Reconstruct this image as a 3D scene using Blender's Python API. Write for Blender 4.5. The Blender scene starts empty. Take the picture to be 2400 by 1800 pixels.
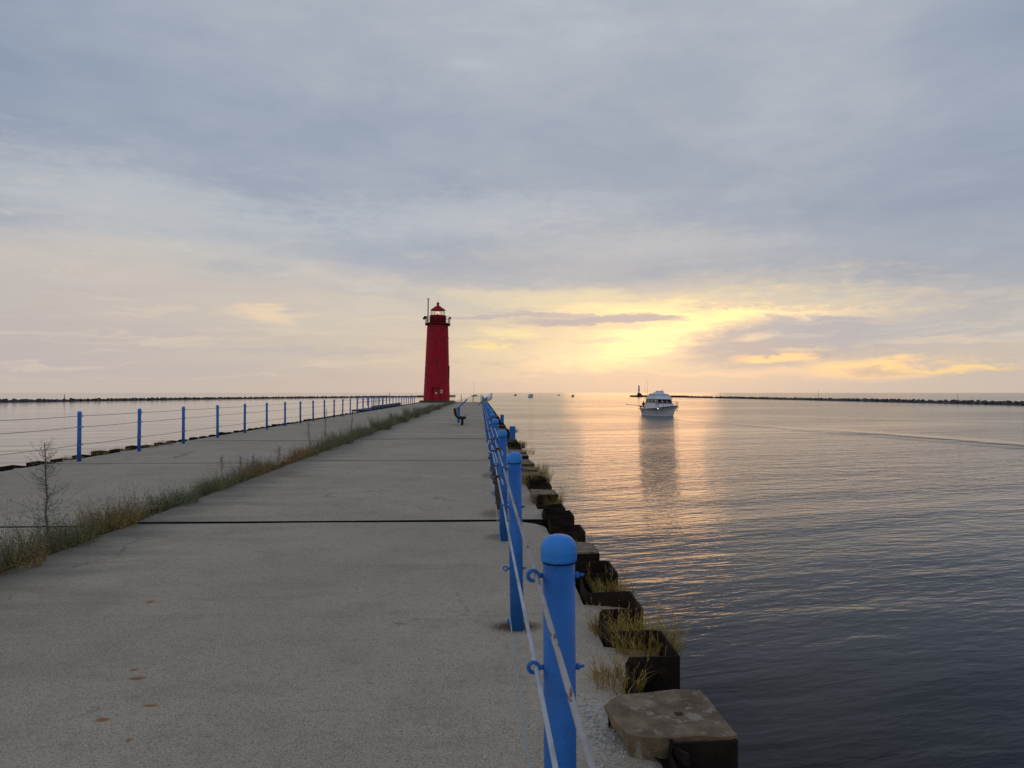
import bpy, bmesh, math, random
from mathutils import Vector, Matrix
random.seed(7)
R = math.radians
S = bpy.context.scene
COL = S.collection

# ------------------------------------------------------------------ camera
FPX = 1733.0
CAM_H = 1.52
YAW, PITCH = -math.atan(73 / FPX), math.atan(20.5 / FPX)
cd = bpy.data.cameras.new('camera'); cam = bpy.data.objects.new('camera', cd); COL.objects.link(cam)
cd.sensor_width = 36; cd.lens = FPX / 2400 * 36; cd.clip_start = 0.05; cd.clip_end = 60000
cam.location = (0, 0, CAM_H)
cam.rotation_euler = (math.pi / 2 + PITCH, 0, YAW)
S.camera = cam
S.view_settings.view_transform = 'Standard'; S.view_settings.look = 'None'
S.view_settings.exposure = 0.0; S.view_settings.gamma = 1.0
CAMROT = cam.rotation_euler.to_matrix()


def ray(px, py):
    return (CAMROT @ Vector(((px - 1200) / FPX, -(py - 900) / FPX, -1))).normalized()


def P(px, py, z=0.0):          # a photo pixel lying on the level z
    d = ray(px, py); t = (z - CAM_H) / d.z
    return Vector((d.x * t, d.y * t, z))


def PY(px, py, y):             # a photo pixel at the distance y along the pier
    d = ray(px, py); t = y / d.y
    return Vector((d.x * t, y, CAM_H + d.z * t))


def AE(dx, dy):                # azimuth and elevation (degrees) of a point of the 2212 px wide view
    d = ray(dx * 2400 / 2212, dy * 2400 / 2212)
    return math.degrees(math.atan2(d.x, d.y)), math.degrees(math.asin(d.z))


WATER = -2.0

# ------------------------------------------------------------------ node expression helper
class E:
    def __init__(s, nt, v): s.nt, s.v = nt, v
    def _m(s, op, *a):
        n = s.nt.nodes.new('ShaderNodeMath'); n.operation = op
        for i, x in enumerate((s,) + a):
            x = x.v if isinstance(x, E) else x
            if isinstance(x, (int, float)): n.inputs[i].default_value = x
            else: s.nt.links.new(x, n.inputs[i])
        return E(s.nt, n.outputs[0])
    def __add__(s, o): return s._m('ADD', o)
    __radd__ = __add__
    def __sub__(s, o): return s._m('SUBTRACT', o)
    def __rsub__(s, o): return (s * -1) + o
    def __mul__(s, o): return s._m('MULTIPLY', o)
    __rmul__ = __mul__
    def __truediv__(s, o): return s._m('DIVIDE', o)
    def pw(s, o): return s._m('POWER', o)
    def mx(s, o): return s._m('MAXIMUM', o)
    def mn(s, o): return s._m('MINIMUM', o)
    def ab(s): return s._m('ABSOLUTE')
    def ss(s, a, b):
        n = s.nt.nodes.new('ShaderNodeMapRange'); n.interpolation_type = 'SMOOTHSTEP'
        s.nt.links.new(s.v, n.inputs[0])
        lo, hi = (a, b) if a < b else (b, a)
        n.inputs[1].default_value, n.inputs[2].default_value = lo, hi
        n.inputs[3].default_value, n.inputs[4].default_value = (0, 1) if a < b else (1, 0)
        return E(s.nt, n.outputs[0])


def xyz(nt, x, y, z=0.0):
    n = nt.nodes.new('ShaderNodeCombineXYZ')
    for i, q in enumerate((x, y, z)):
        if isinstance(q, E): nt.links.new(q.v, n.inputs[i])
        else: n.inputs[i].default_value = q
    return n.outputs[0]


def noise(nt, vec, scale, detail=4, rough=0.55, dist=0.0):
    n = nt.nodes.new('ShaderNodeTexNoise'); nt.links.new(vec, n.inputs['Vector'])
    n.inputs['Scale'].default_value = scale; n.inputs['Detail'].default_value = detail
    n.inputs['Roughness'].default_value = rough; n.inputs['Distortion'].default_value = dist
    return E(nt, n.outputs[0])


def rgb(nt, c):
    n = nt.nodes.new('ShaderNodeRGB'); n.outputs[0].default_value = (*c, 1); return n.outputs[0]


def mix(nt, f, a, b, mode='MIX'):
    n = nt.nodes.new('ShaderNodeMix'); n.data_type = 'RGBA'; n.blend_type = mode
    if isinstance(f, E): nt.links.new(f.v, n.inputs[0])
    else: n.inputs[0].default_value = f
    for i, c in ((6, a), (7, b)):
        if isinstance(c, tuple): n.inputs[i].default_value = (*c, 1)
        else: nt.links.new(c, n.inputs[i])
    return n.outputs[2]


def ramp(nt, f, stops):
    n = nt.nodes.new('ShaderNodeValToRGB'); nt.links.new(f.v, n.inputs[0])
    el = n.color_ramp.elements
    while len(el) < len(stops): el.new(0.5)
    for e, (p, c) in zip(el, stops):
        e.position = p; e.color = (*c, 1)
    return n.outputs[0]


def lin(r, g, b):
    f = lambda c: (c / 255 / 12.92) if c / 255 <= .04045 else ((c / 255 + .055) / 1.055) ** 2.4
    return (f(r), f(g), f(b))


# ------------------------------------------------------------------ sky
W = bpy.data.worlds.new('World'); S.world = W; W.use_nodes = True
nt = W.node_tree; nt.nodes.clear()
tc = nt.nodes.new('ShaderNodeTexCoord'); sp = nt.nodes.new('ShaderNodeSeparateXYZ')
nt.links.new(tc.outputs['Generated'], sp.inputs[0])
X, Y, Z = (E(nt, sp.outputs[i]) for i in range(3))
az = X._m('ARCTAN2', Y) * 57.2958
el = Z.mn(1.0).mx(-1.0)._m('ARCSINE') * 57.2958
zc = Z.mx(0.0) + 0.13
cp = xyz(nt, X / zc, Y / zc)                      # position on the cloud layer
n1 = noise(nt, cp, 0.55, 3, .5)
n2 = noise(nt, cp, 1.7, 6, .6, .3)
n5 = noise(nt, cp, 4.5, 7, .62, .4)
lo = xyz(nt, az * 0.055, el * 0.26, 3.0)          # flat bands near the horizon
nA = noise(nt, lo, 1.0, 5, .55)
nB = noise(nt, lo, 2.6, 7, .62, .3)
nC = noise(nt, xyz(nt, az * 0.16, el * 0.55, 9.0), 1.6, 8, .65, .2)
# thin high layer low over the lake
base = ramp(nt, (el + (nA - .5) * 5) / 90, [
    (0.0, lin(197, 183, 176)), (2.5 / 90, lin(203, 190, 178)), (6 / 90, lin(208, 197, 184)), (10 / 90, lin(203, 198, 192)),
    (16 / 90, lin(186, 192, 200)), (27 / 90, lin(182, 193, 208)), (1.0, lin(150, 165, 190))])
side = ((az + 42) / 40).ss(1.0, 0.0)
base = mix(nt, side * el.ss(16, 3) * .85, base, lin(187, 179, 180))
sideR = az.ss(24, 36)
base = mix(nt, sideR * el.ss(12, 2) * .6, base, lin(194, 184, 176))
# warm glow round the hidden sun
ga, ge = AE(1400, 735)
g1 = ((((az - ga) / 17).pw(2) + ((el - ge) / 4.6).pw(2)) * -1)._m('EXPONENT')
base = mix(nt, g1 * .55, base, lin(230, 207, 170))
# blue grey deck of stratocumulus, its lower edge falling to the right
edge = az * -0.09 + 8.2
dk = (el - edge + (nA - .5) * 9 + (nB - .5) * 6 + (nC - .5) * 2).ss(-3.4, 4.2)
tone = (n1 - .5) * 1.2 + (n2 - .5) * .95 + (n5 - .5) * .30 + (nB - .5) * .35 + .47 + el.ss(16, 28) * .30 - az.ss(-14, -36) * el.ss(8, 20) * .44 - az.ss(26, 40) * el.ss(14, 28) * .6  # darker cloud toward the upper corners also stands in for lens falloff
deck = ramp(nt, tone, [(0.10, lin(139, 152, 175)), (0.5, lin(158, 168, 184)), (0.80, lin(174, 181, 191)), (1.0, lin(190, 194, 199))])
deck = mix(nt, el.ss(14, 5) * .6, deck, lin(171, 174, 182))
deck = mix(nt, el.ss(30, 70), deck, lin(116, 127, 150))
col = mix(nt, dk * .93, base, deck)
# wisps of light cloud along the deck's lower edge
wis = ((el - edge + (nB - .5) * 6) / 3.2).pw(2) * -1
col = mix(nt, wis._m('EXPONENT') * nC.ss(.5, .75) * .5, col, lin(216, 209, 199))

azw = az + (nB - .5) * 7 + (nC - .5) * 4
elw = el + (nC - .5) * 1.5 + (nB - .5) * 1.1


nE = noise(nt, xyz(nt, az * .45, el * 1.5, 15.0), 1.6, 8, .7, .2)


def patch(col, cx, cy, w, h, tilt, color, amt, brk=.55, soft=.6):
    a, e = AE(cx, cy); kx = w / 27.9; ky = h / 27.9   # px per degree of the view
    t = R(tilt); u = azw - a; v = elw - e
    uu = (u * math.cos(t) + v * math.sin(t)) / kx
    vv = (v * math.cos(t) - u * math.sin(t)) / ky
    r = (uu.pw(2) + vv.pw(2))._m('SQRT') + (nC - .5) * brk * 2 + (nB - .5) * brk + (nE - .5) * brk * 1.6
    return mix(nt, r.ss(1 + soft, 1 - soft) * amt, col, color)


YEL, PAL, ORG, PNK = (1.6, 1.08, .46), (1.15, .84, .50), (1.15, .72, .32), lin(240, 205, 175)
col = patch(col, 1250, 655, 270, 24, -4, lin(238, 220, 180), .6)
col = patch(col, 330, 440, 330, 60, -6, lin(200, 202, 203), .55, .8, .9)
col = patch(col, 960, 470, 260, 40, 4, lin(196, 198, 203), .5, .8, .9)
col = patch(col, 1400, 520, 240, 36, -4, lin(200, 199, 198), .45, .9, .9)
col = patch(col, 1430, 705, 340, 62, 6, lin(242, 219, 176), .65, .7, .9)
col = patch(col, 1370, 748, 190, 30, 12, PAL, .6, .8, .9)
col = patch(col, 1450, 722, 120, 26, 20, YEL, .75, .9, .9)
col = patch(col, 1560, 682, 230, 17, -3, YEL, .7, .9, .9)
ha, he = AE(1400, 728)                       # hot core where the hidden sun burns through the thin cloud
hot = ((((az - ha) / 4.4).pw(2) + ((el - he) / 1.3).pw(2)) * -1)._m('EXPONENT') * ((nE - .5) * 1.2 + 1)
col = mix(nt, hot, col, (.55, .24, .05), 'ADD')
col = patch(col, 1740, 687, 110, 8, -3, PAL, .9)
col = patch(col, 575, 681, 70, 13, -6, lin(243, 214, 180), .75, .7, .8)
col = patch(col, 1045, 746, 48, 10, -3, lin(250, 222, 160), .8)
col = patch(col, 1095, 719, 60, 12, -5, lin(250, 228, 170), .7)
col = patch(col, 1320, 691, 185, 9, 1, lin(176, 170, 176), .9, .3, .35)
col = patch(col, 1260, 680, 200, 4, -1, lin(188, 178, 178), .8, .3, .5)
col = patch(col, 1060, 686, 130, 4, 2, lin(186, 178, 180), .85, .3, .4)
col = patch(col, 1690, 742, 200, 44, 3, lin(180, 172, 174), .92, .6, .4)
col = patch(col, 1620, 728, 40, 6, 5, PAL, .5, .7)
col = patch(col, 1740, 755, 60, 6, 0, lin(240, 214, 170), .6, .7)
col = patch(col, 1880, 715, 220, 30, -2, lin(178, 178, 186), .7, .6)
col = patch(col, 1000, 578, 300, 30, -4, lin(158, 167, 184), .6, .6, .9)
col = patch(col, 640, 760, 140, 6, 0, lin(190, 182, 182), .6)
col = patch(col, 1680, 776, 70, 8, 0, ORG, .85)
col = patch(col, 1880, 799, 110, 17, 0, ORG, .95, .5)
col = patch(col, 1900, 803, 70, 8, 0, lin(186, 172, 170), .7, .5)
col = patch(col, 2050, 800, 85, 5, 0, lin(250, 215, 150), .9, .3)
col = patch(col, 1570, 806, 170, 7, 0, PNK, .7)
col = patch(col, 2090, 731, 140, 8, 0, lin(224, 205, 182), .7)
st = noise(nt, xyz(nt, azw * .07, elw * .95, 21.0), 1.5, 8, .62, .25)
lowband = el.ss(11, 4) * el.ss(.2, 1.4)
col = mix(nt, st.ss(.50, .66) * lowband * .42, col, lin(190, 180, 176))
col = mix(nt, st.ss(.46, .34) * lowband * .30, col, lin(232, 214, 188))
# veil over the last degree above the water
col = mix(nt, el.ss(1.7, .2) * .55, col, lin(201, 187, 174))
sky = nt.nodes.new('ShaderNodeTexSky'); sky.sky_type = 'NISHITA'; sky.sun_disc = False
SUN_AZ, SUN_EL = AE(1385, 720)
sky.sun_elevation = R(SUN_EL); sky.sun_rotation = R(SUN_AZ)
bg = nt.nodes.new('ShaderNodeBackground'); bg.inputs[1].default_value = 0.97
bg2 = nt.nodes.new('ShaderNodeBackground'); bg2.inputs[1].default_value = 0.004
add = nt.nodes.new('ShaderNodeAddShader'); out = nt.nodes.new('ShaderNodeOutputWorld')
nt.links.new(col, bg.inputs[0]); nt.links.new(sky.outputs[0], bg2.inputs[0])
nt.links.new(bg.outputs[0], add.inputs[0]); nt.links.new(bg2.outputs[0], add.inputs[1])
nt.links.new(add.outputs[0], out.inputs[0])

sl = bpy.data.lights.new('sun', 'SUN'); so = bpy.data.objects.new('sun', sl); COL.objects.link(so)
sl.energy = 0.028; sl.angle = R(12); sl.color = (1, .45, .17)
so.rotation_euler = (R(90 - SUN_EL), 0, R(180 - SUN_AZ))
so.location = (0, 0, 50)


# ------------------------------------------------------------------ materials
def mat(name, base=(.5, .5, .5), rough=.6, metal=0.0, var=.0, vs=8.0, bump=0.0, bs=60.0, spec=.5, second=None, thr=(.5, .6), smul=1.0):
    m = bpy.data.materials.new(name); m.use_nodes = True; t = m.node_tree
    b = t.nodes['Principled BSDF']; b.inputs['Roughness'].default_value = rough; b.inputs['Metallic'].default_value = metal
    b.inputs['Specular IOR Level'].default_value = spec; b.inputs['Base Color'].default_value = (*base, 1)
    o = t.nodes.new('ShaderNodeTexCoord').outputs['Object']
    c = rgb(t, base)
    if var:
        f = noise(t, o, vs, 5, .6)
        c = mix(t, f.ss(.3, .7), tuple(x * (1 - var) for x in base), tuple(min(1, x * (1 + var)) for x in base))
    if second:
        f = noise(t, o, vs * 2.3 * smul, 6, .65)
        c = mix(t, f.ss(*thr), c, second)
    t.links.new(c, b.inputs['Base Color'])
    if bump:
        bn = t.nodes.new('ShaderNodeBump'); bn.inputs['Strength'].default_value = bump; bn.inputs['Distance'].default_value = .01
        t.links.new(noise(t, o, bs, 5, .6).v, bn.inputs['Height']); t.links.new(bn.outputs[0], b.inputs['Normal'])
    return m


M = {}
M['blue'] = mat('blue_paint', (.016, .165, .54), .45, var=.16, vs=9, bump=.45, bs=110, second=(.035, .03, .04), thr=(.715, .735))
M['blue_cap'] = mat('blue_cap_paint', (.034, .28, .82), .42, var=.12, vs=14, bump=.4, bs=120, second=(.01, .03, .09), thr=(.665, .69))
M['blue_dark'] = mat('dark_blue_paint', (.008, .016, .06), .7, var=.15)
M['rust'] = mat('rusty_steel', (.026, .018, .013), .95, var=.5, vs=5, bump=.6, bs=40, second=(.075, .040, .024), thr=(.58, .74), spec=.15)
M['black'] = mat('black_paint', (.010, .010, .012), .6, spec=.2)
M['steel'] = mat('grey_steel', (.10, .09, .09), .45, .6, var=.4, vs=30)
M['clip'] = mat('dark_rope_clip', (.022, .012, .014), .55, .2, var=.4, vs=60)
M['red'] = mat('red_paint', (.46, .012, .027), .6, var=.14, vs=1.1, bump=.12, bs=9, second=(.33, .009, .020), thr=(.56, .76), spec=.2)
M['red_dark'] = mat('dark_red_paint', (.10, .007, .012), .5, var=.15)
M['white'] = mat('white_paint', (.78, .79, .80), .35, var=.05, vs=3)
M['white_board'] = mat('white_signboard', (.75, .72, .68), .6)
M['print'] = mat('grey_print', (.35, .33, .33), .7)
M['green_band'] = mat('green_paint', (.03, .12, .07), .5)
M['rock'] = mat('breakwater_rock', (.11, .10, .095), .9, var=.5, vs=.45, bump=.5, bs=3, second=(.30, .27, .24), thr=(.56, .66))
M['brown'] = mat('brown_post', (.09, .05, .04), .8, var=.3)
M['glassdark'] = mat('dark_window', (.02, .018, .02), .08)
M['navy'] = mat('dark_cloth', (.02, .016, .022), .9)
M['skin'] = mat('skin', (.45, .27, .2), .6)
M['soil'] = mat('soil', (.075, .058, .038), .95, var=.5, vs=20, bump=.8, bs=80)
M['tan'] = mat('weathered_concrete', (.22, .155, .09), .92, var=.42, vs=7, bump=1.0, bs=70, second=(.36, .31, .24), thr=(.54, .66))
M['hole'] = mat('dark_hole', (.02, .016, .012), .95)
M['gull_white'] = mat('white_feathers', (.88, .88, .88), .8)
M['gull_grey'] = mat('grey_feathers', (.24, .25, .27), .8)
M['bill'] = mat('yellow_bill', (.6, .4, .06), .5)
M['stick'] = mat('stem', (.15, .135, .10), .9, var=.3, vs=30)
def leafmat(n, c, v=.35):
    m = mat(n, c, .7, var=v, vs=6, spec=.25); b = m.node_tree.nodes['Principled BSDF']
    b.inputs['Subsurface Weight'].default_value = 0; return m
M['leaf'] = leafmat('weed_leaf', (.150, .170, .070)); M['leaf2'] = leafmat('dull_weed_leaf', (.230, .230, .130))
M['straw'] = leafmat('straw_grass', (.42, .27, .08)); M['olive'] = leafmat('yellow_green_grass', (.34, .265, .05))
M['rusty'] = leafmat('brown_weed', (.31, .16, .07)); M['darkleaf'] = leafmat('dark_weed', (.18, .175, .13))


def glassmat():
    m = bpy.data.materials.new('lantern_glass'); m.use_nodes = True; t = m.node_tree
    b = t.nodes['Principled BSDF']; b.inputs['Roughness'].default_value = .03
    tr = t.nodes.new('ShaderNodeBsdfTransparent'); mx = t.nodes.new('ShaderNodeMixShader'); mx.inputs[0].default_value = .05
    tr.inputs[0].default_value = (.95, .93, .93, 1)
    t.links.new(tr.outputs[0], mx.inputs[1]); t.links.new(b.outputs[0], mx.inputs[2])
    t.links.new(mx.outputs[0], t.nodes['Material Output'].inputs[0]); return m
M['glass'] = glassmat()


def emit(n, c, s):
    m = bpy.data.materials.new(n); m.use_nodes = True; b = m.node_tree.nodes['Principled BSDF']
    b.inputs['Base Color'].default_value = (*c, 1); b.inputs['Emission Color'].default_value = (*c, 1); b.inputs['Emission Strength'].default_value = s
    return m
M['lamp'] = emit('lit_lamp', (1, .45, .22), 1.6)


def concrete(name, near_white=False):
    m = bpy.data.materials.new(name); m.use_nodes = True; t = m.node_tree; b = t.nodes['Principled BSDF']
    o = t.nodes.new('ShaderNodeTexCoord').outputs['Object']; s = t.nodes.new('ShaderNodeSeparateXYZ'); t.links.new(o, s.inputs[0])
    x, y = E(t, s.outputs[0]), E(t, s.outputs[1])
    big = noise(t, o, .35, 4, .6); mid = noise(t, o, 1.9, 6, .62); fine = noise(t, o, 75, 3, .6); agg = noise(t, o, 160, 2, .5)
    drag = noise(t, xyz(t, x * .55, y * 2.4), 1.0, 6, .65)
    c = mix(t, big.ss(.32, .68), (0.446, 0.358, 0.251), (0.574, 0.466, 0.332))
    c = mix(t, mid.ss(.45, .66) * .4, c, (0.326, 0.263, 0.185))
    c = mix(t, drag.ss(.54, .70) * .34, c, (0.248, 0.200, 0.144))
    c = mix(t, fine.ss(.48, .66) * .7, c, (0.198, 0.163, 0.123))
    c = mix(t, agg.ss(.55, .64) * .75, c, (0.800, 0.739, 0.613))
    speck = noise(t, o, 42, 2, .5)
    c = mix(t, speck.ss(.68, .74) * .55, c, (0.800, 0.800, 0.747))
    c = mix(t, speck.ss(.33, .27) * .6, c, (0.099, 0.087, 0.071))
    vo = t.nodes.new('ShaderNodeTexVoronoi'); vo.feature = 'DISTANCE_TO_EDGE'; vo.inputs['Scale'].default_value = .42
    t.links.new(xyz(t, x + (mid - .5) * .9, y * .8 + (drag - .5) * .9), vo.inputs['Vector'])
    c = mix(t, E(t, vo.outputs['Distance']).ss(.006, .0015) * big.ss(.5, .6) * .6, c, (0.089, 0.075, 0.060))
    patchy = noise(t, o, 16.0, 6, .75)
    c = mix(t, patchy.ss(.48, .66) * .38, c, (0.241, 0.212, 0.172)); c = mix(t, patchy.ss(.42, .30) * .30, c, (0.635, 0.569, 0.483))
    # dirt washed out of the planted joint, strongest near it
    d = ((x + 4.05).ab() + (mid - .5) * 1.1).ss(.95, .0)
    c = mix(t, d * (fine * .6 + .45) * .8, c, (.135, .115, .085))
    c = mix(t, (x * -1 - 2.2).ss(0, 1.8) * x.ss(-4.35, -4.2) * drag.ss(.42, .58) * (fine * .5 + .5) * .5, c, (.13, .118, .10))
    # rust stains: (x, y, rx, ry)
    for (px, py, rx, ry, k) in RUST:
        p = P(px, py)
        q = (((x - p.x) / rx).pw(2) + ((y - p.y) / ry).pw(2))._m('SQRT') + (mid - .5) * 1.2 + (fine - .5) * 2.6
        c = mix(t, q.ss(1.5, .6) * k[0], c, k[1])
    # pale chipped aggregate by the broken edge
    p = P(1400, 1700)
    q = (((x - p.x + (y - p.y) * .0) / .17).pw(2) + ((y - p.y) / .42).pw(2))._m('SQRT') + (mid - .5) * .8
    c = mix(t, q.ss(1.1, .3) * speck.ss(.42, .6) * .62, c, (.66, .645, .61))
    t.links.new(c, b.inputs['Base Color'])
    b.inputs['Roughness'].default_value = .88; b.inputs['Specular IOR Level'].default_value = .25
    bn = t.nodes.new('ShaderNodeBump'); bn.inputs['Strength'].default_value = .75; bn.inputs['Distance'].default_value = .006
    h = fine * .9 + agg * .5 + speck * .8 + mid * .6
    t.links.new(h.v, bn.inputs['Height']); t.links.new(bn.outputs[0], b.inputs['Normal'])
    return m


OR = (.95, (.36, .15, .04)); BR = (.95, (.085, .04, .028)); BG = (.6, (.12, .075, .05))
RUST = [(322, 1590, .035, .022, OR), (315, 1570, .02, .016, OR), (353, 1654, .034, .014, OR), (240, 1687, .026, .018, OR),
        (302, 1735, .012, .018, OR), (352, 1411, .02, .03, OR), (1206, 1468, .14, .10, BR), (1180, 1258, .16, .18, BG),
        (1160, 1206, .16, .3, BG), (660, 1111, .3, .35, (.5, (.28, .13, .07))), (1146, 1116, .12, .35, BG)]
M['concrete'] = concrete('pier_concrete')


def ropemat(name, basec, fleck, amt, blue=0.0):
    m = bpy.data.materials.new(name); m.use_nodes = True; t = m.node_tree; b = t.nodes['Principled BSDF']
    o = t.nodes.new('ShaderNodeTexCoord').outputs['Object']; s = t.nodes.new('ShaderNodeSeparateXYZ'); t.links.new(o, s.inputs[0])
    x, y, z = (E(t, s.outputs[i]) for i in range(3))
    grime = noise(t, xyz(t, x * 3, y * 1.2, z * 3), 6, 4, .6)
    c = mix(t, grime.ss(.35, .75), basec, tuple(v * .62 for v in basec))
    dia = noise(t, xyz(t, x * 60, y * 14 + z * 130, x * 90), 1.0, 2, .5)
    band = noise(t, xyz(t, 0.0, y, 0.0), 3.2, 2, .5)
    c = mix(t, dia.ss(.56, .64) * band.ss(.40, .62) * amt, c, fleck)
    if blue:
        c = mix(t, band.ss(.63, .67) * blue, c, (.10, .42, .60))
    lay = ((y * 420 + x * 500)._m('SINE')) * .5 + .5
    bn = t.nodes.new('ShaderNodeBump'); bn.inputs['Strength'].default_value = .5; bn.inputs['Distance'].default_value = .003
    t.links.new(lay.v, bn.inputs['Height']); t.links.new(bn.outputs[0], b.inputs['Normal'])
    t.links.new(c, b.inputs['Base Color']); b.inputs['Roughness'].default_value = .8
    return m


M['rope_red'] = ropemat('white_rope_red_flecks', (.50, .46, .43), (.13, .035, .03), .95)
M['rope_white'] = ropemat('white_rope', (.62, .64, .69), (.32, .33, .38), .4, .8)
M['rope_teal'] = ropemat('thin_pale_rope', (.40, .46, .44), (.28, .40, .42), .6, .25)
M['wire'] = mat('grey_wire_rope', (.33, .30, .29), .7, var=.2, vs=3)


def watermat():
    m = bpy.data.materials.new('lake_water'); m.use_nodes = True; t = m.node_tree; b = t.nodes['Principled BSDF']
    b.inputs['Base Color'].default_value = (.004, .0045, .012, 1); b.inputs['Roughness'].default_value = .035
    b.inputs['IOR'].default_value = 1.20
    g = t.nodes.new('ShaderNodeNewGeometry').outputs['Position']
    s = t.nodes.new('ShaderNodeSeparateXYZ'); t.links.new(g, s.inputs[0])
    x, y = E(t, s.outputs[0]), E(t, s.outputs[1])
    r = (x.pw(2) + y.pw(2))._m('SQRT')
    lee = x.ss(-13, -9) * .8 + .2      # the left side lies in the lee of the pier and breakwater
    # crests run across the channel, a little oblique
    u = x * .96 + y * .28; v = y * .96 - x * .28
    w1 = noise(t, xyz(t, u * .42, v * 1.15), 1.0, 3, .5, .4)
    w2 = noise(t, xyz(t, u * 1.5, v * 4.2, 4.0), 1.0, 3, .55, .3)
    w3 = noise(t, xyz(t, u * .06, v * .22, 8.0), 1.0, 3, .5)
    w4 = noise(t, xyz(t, u * 4.0, v * 9.0, 2.0), 1.0, 2, .5)
    slick = noise(t, xyz(t, u * .010, v * .045, 1.0), 1.0, 4, .55).ss(.36, .62) * .75 + .25
    h = (w1 * .085 + w2 * .058 + w4 * .010 * r.ss(60, 15)) * slick * (r.ss(8, 45) * 1.2 + .48) * lee + w3 * .20 * r.ss(400, 60)
    for (a, c, wid, amp) in WAKES:
        pa, pb = P(*a, WATER), P(*c, WATER); d = (pb - pa); L = d.length; d.normalize()
        along = (x - pa.x) * d.x + (y - pa.y) * d.y
        acr = (y - pa.y) * d.x - (x - pa.x) * d.y + (w3 - .5) * 2.2
        k = (((acr / wid).pw(2)) * -1)._m('EXPONENT')
        h = h + k * along.ss(-.1 * L, .35 * L) * amp
    ro = r.ss(20, 140) * .10 * lee + .03; t.links.new(ro.v, b.inputs['Roughness'])
    bn = t.nodes.new('ShaderNodeBump'); bn.inputs['Strength'].default_value = 1.0; bn.inputs['Distance'].default_value = 1.0
    t.links.new(h.v, bn.inputs['Height']); t.links.new(bn.outputs[0], b.inputs['Normal'])
    return m


WAKES = [((1900, 1004), (2500, 1050), 1.5, .5), ((1700, 975), (2050, 983), 3.0, .10), ((1360, 964), (1505, 976), 1.2, .14)]
M['water'] = watermat()


# ------------------------------------------------------------------ mesh helpers
def tag(o, label=None, cat=None, group=None, kind=None):
    if label: o['label'] = label
    if cat: o['category'] = cat
    if group: o['group'] = group
    if kind: o['kind'] = kind
    return o


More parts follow.
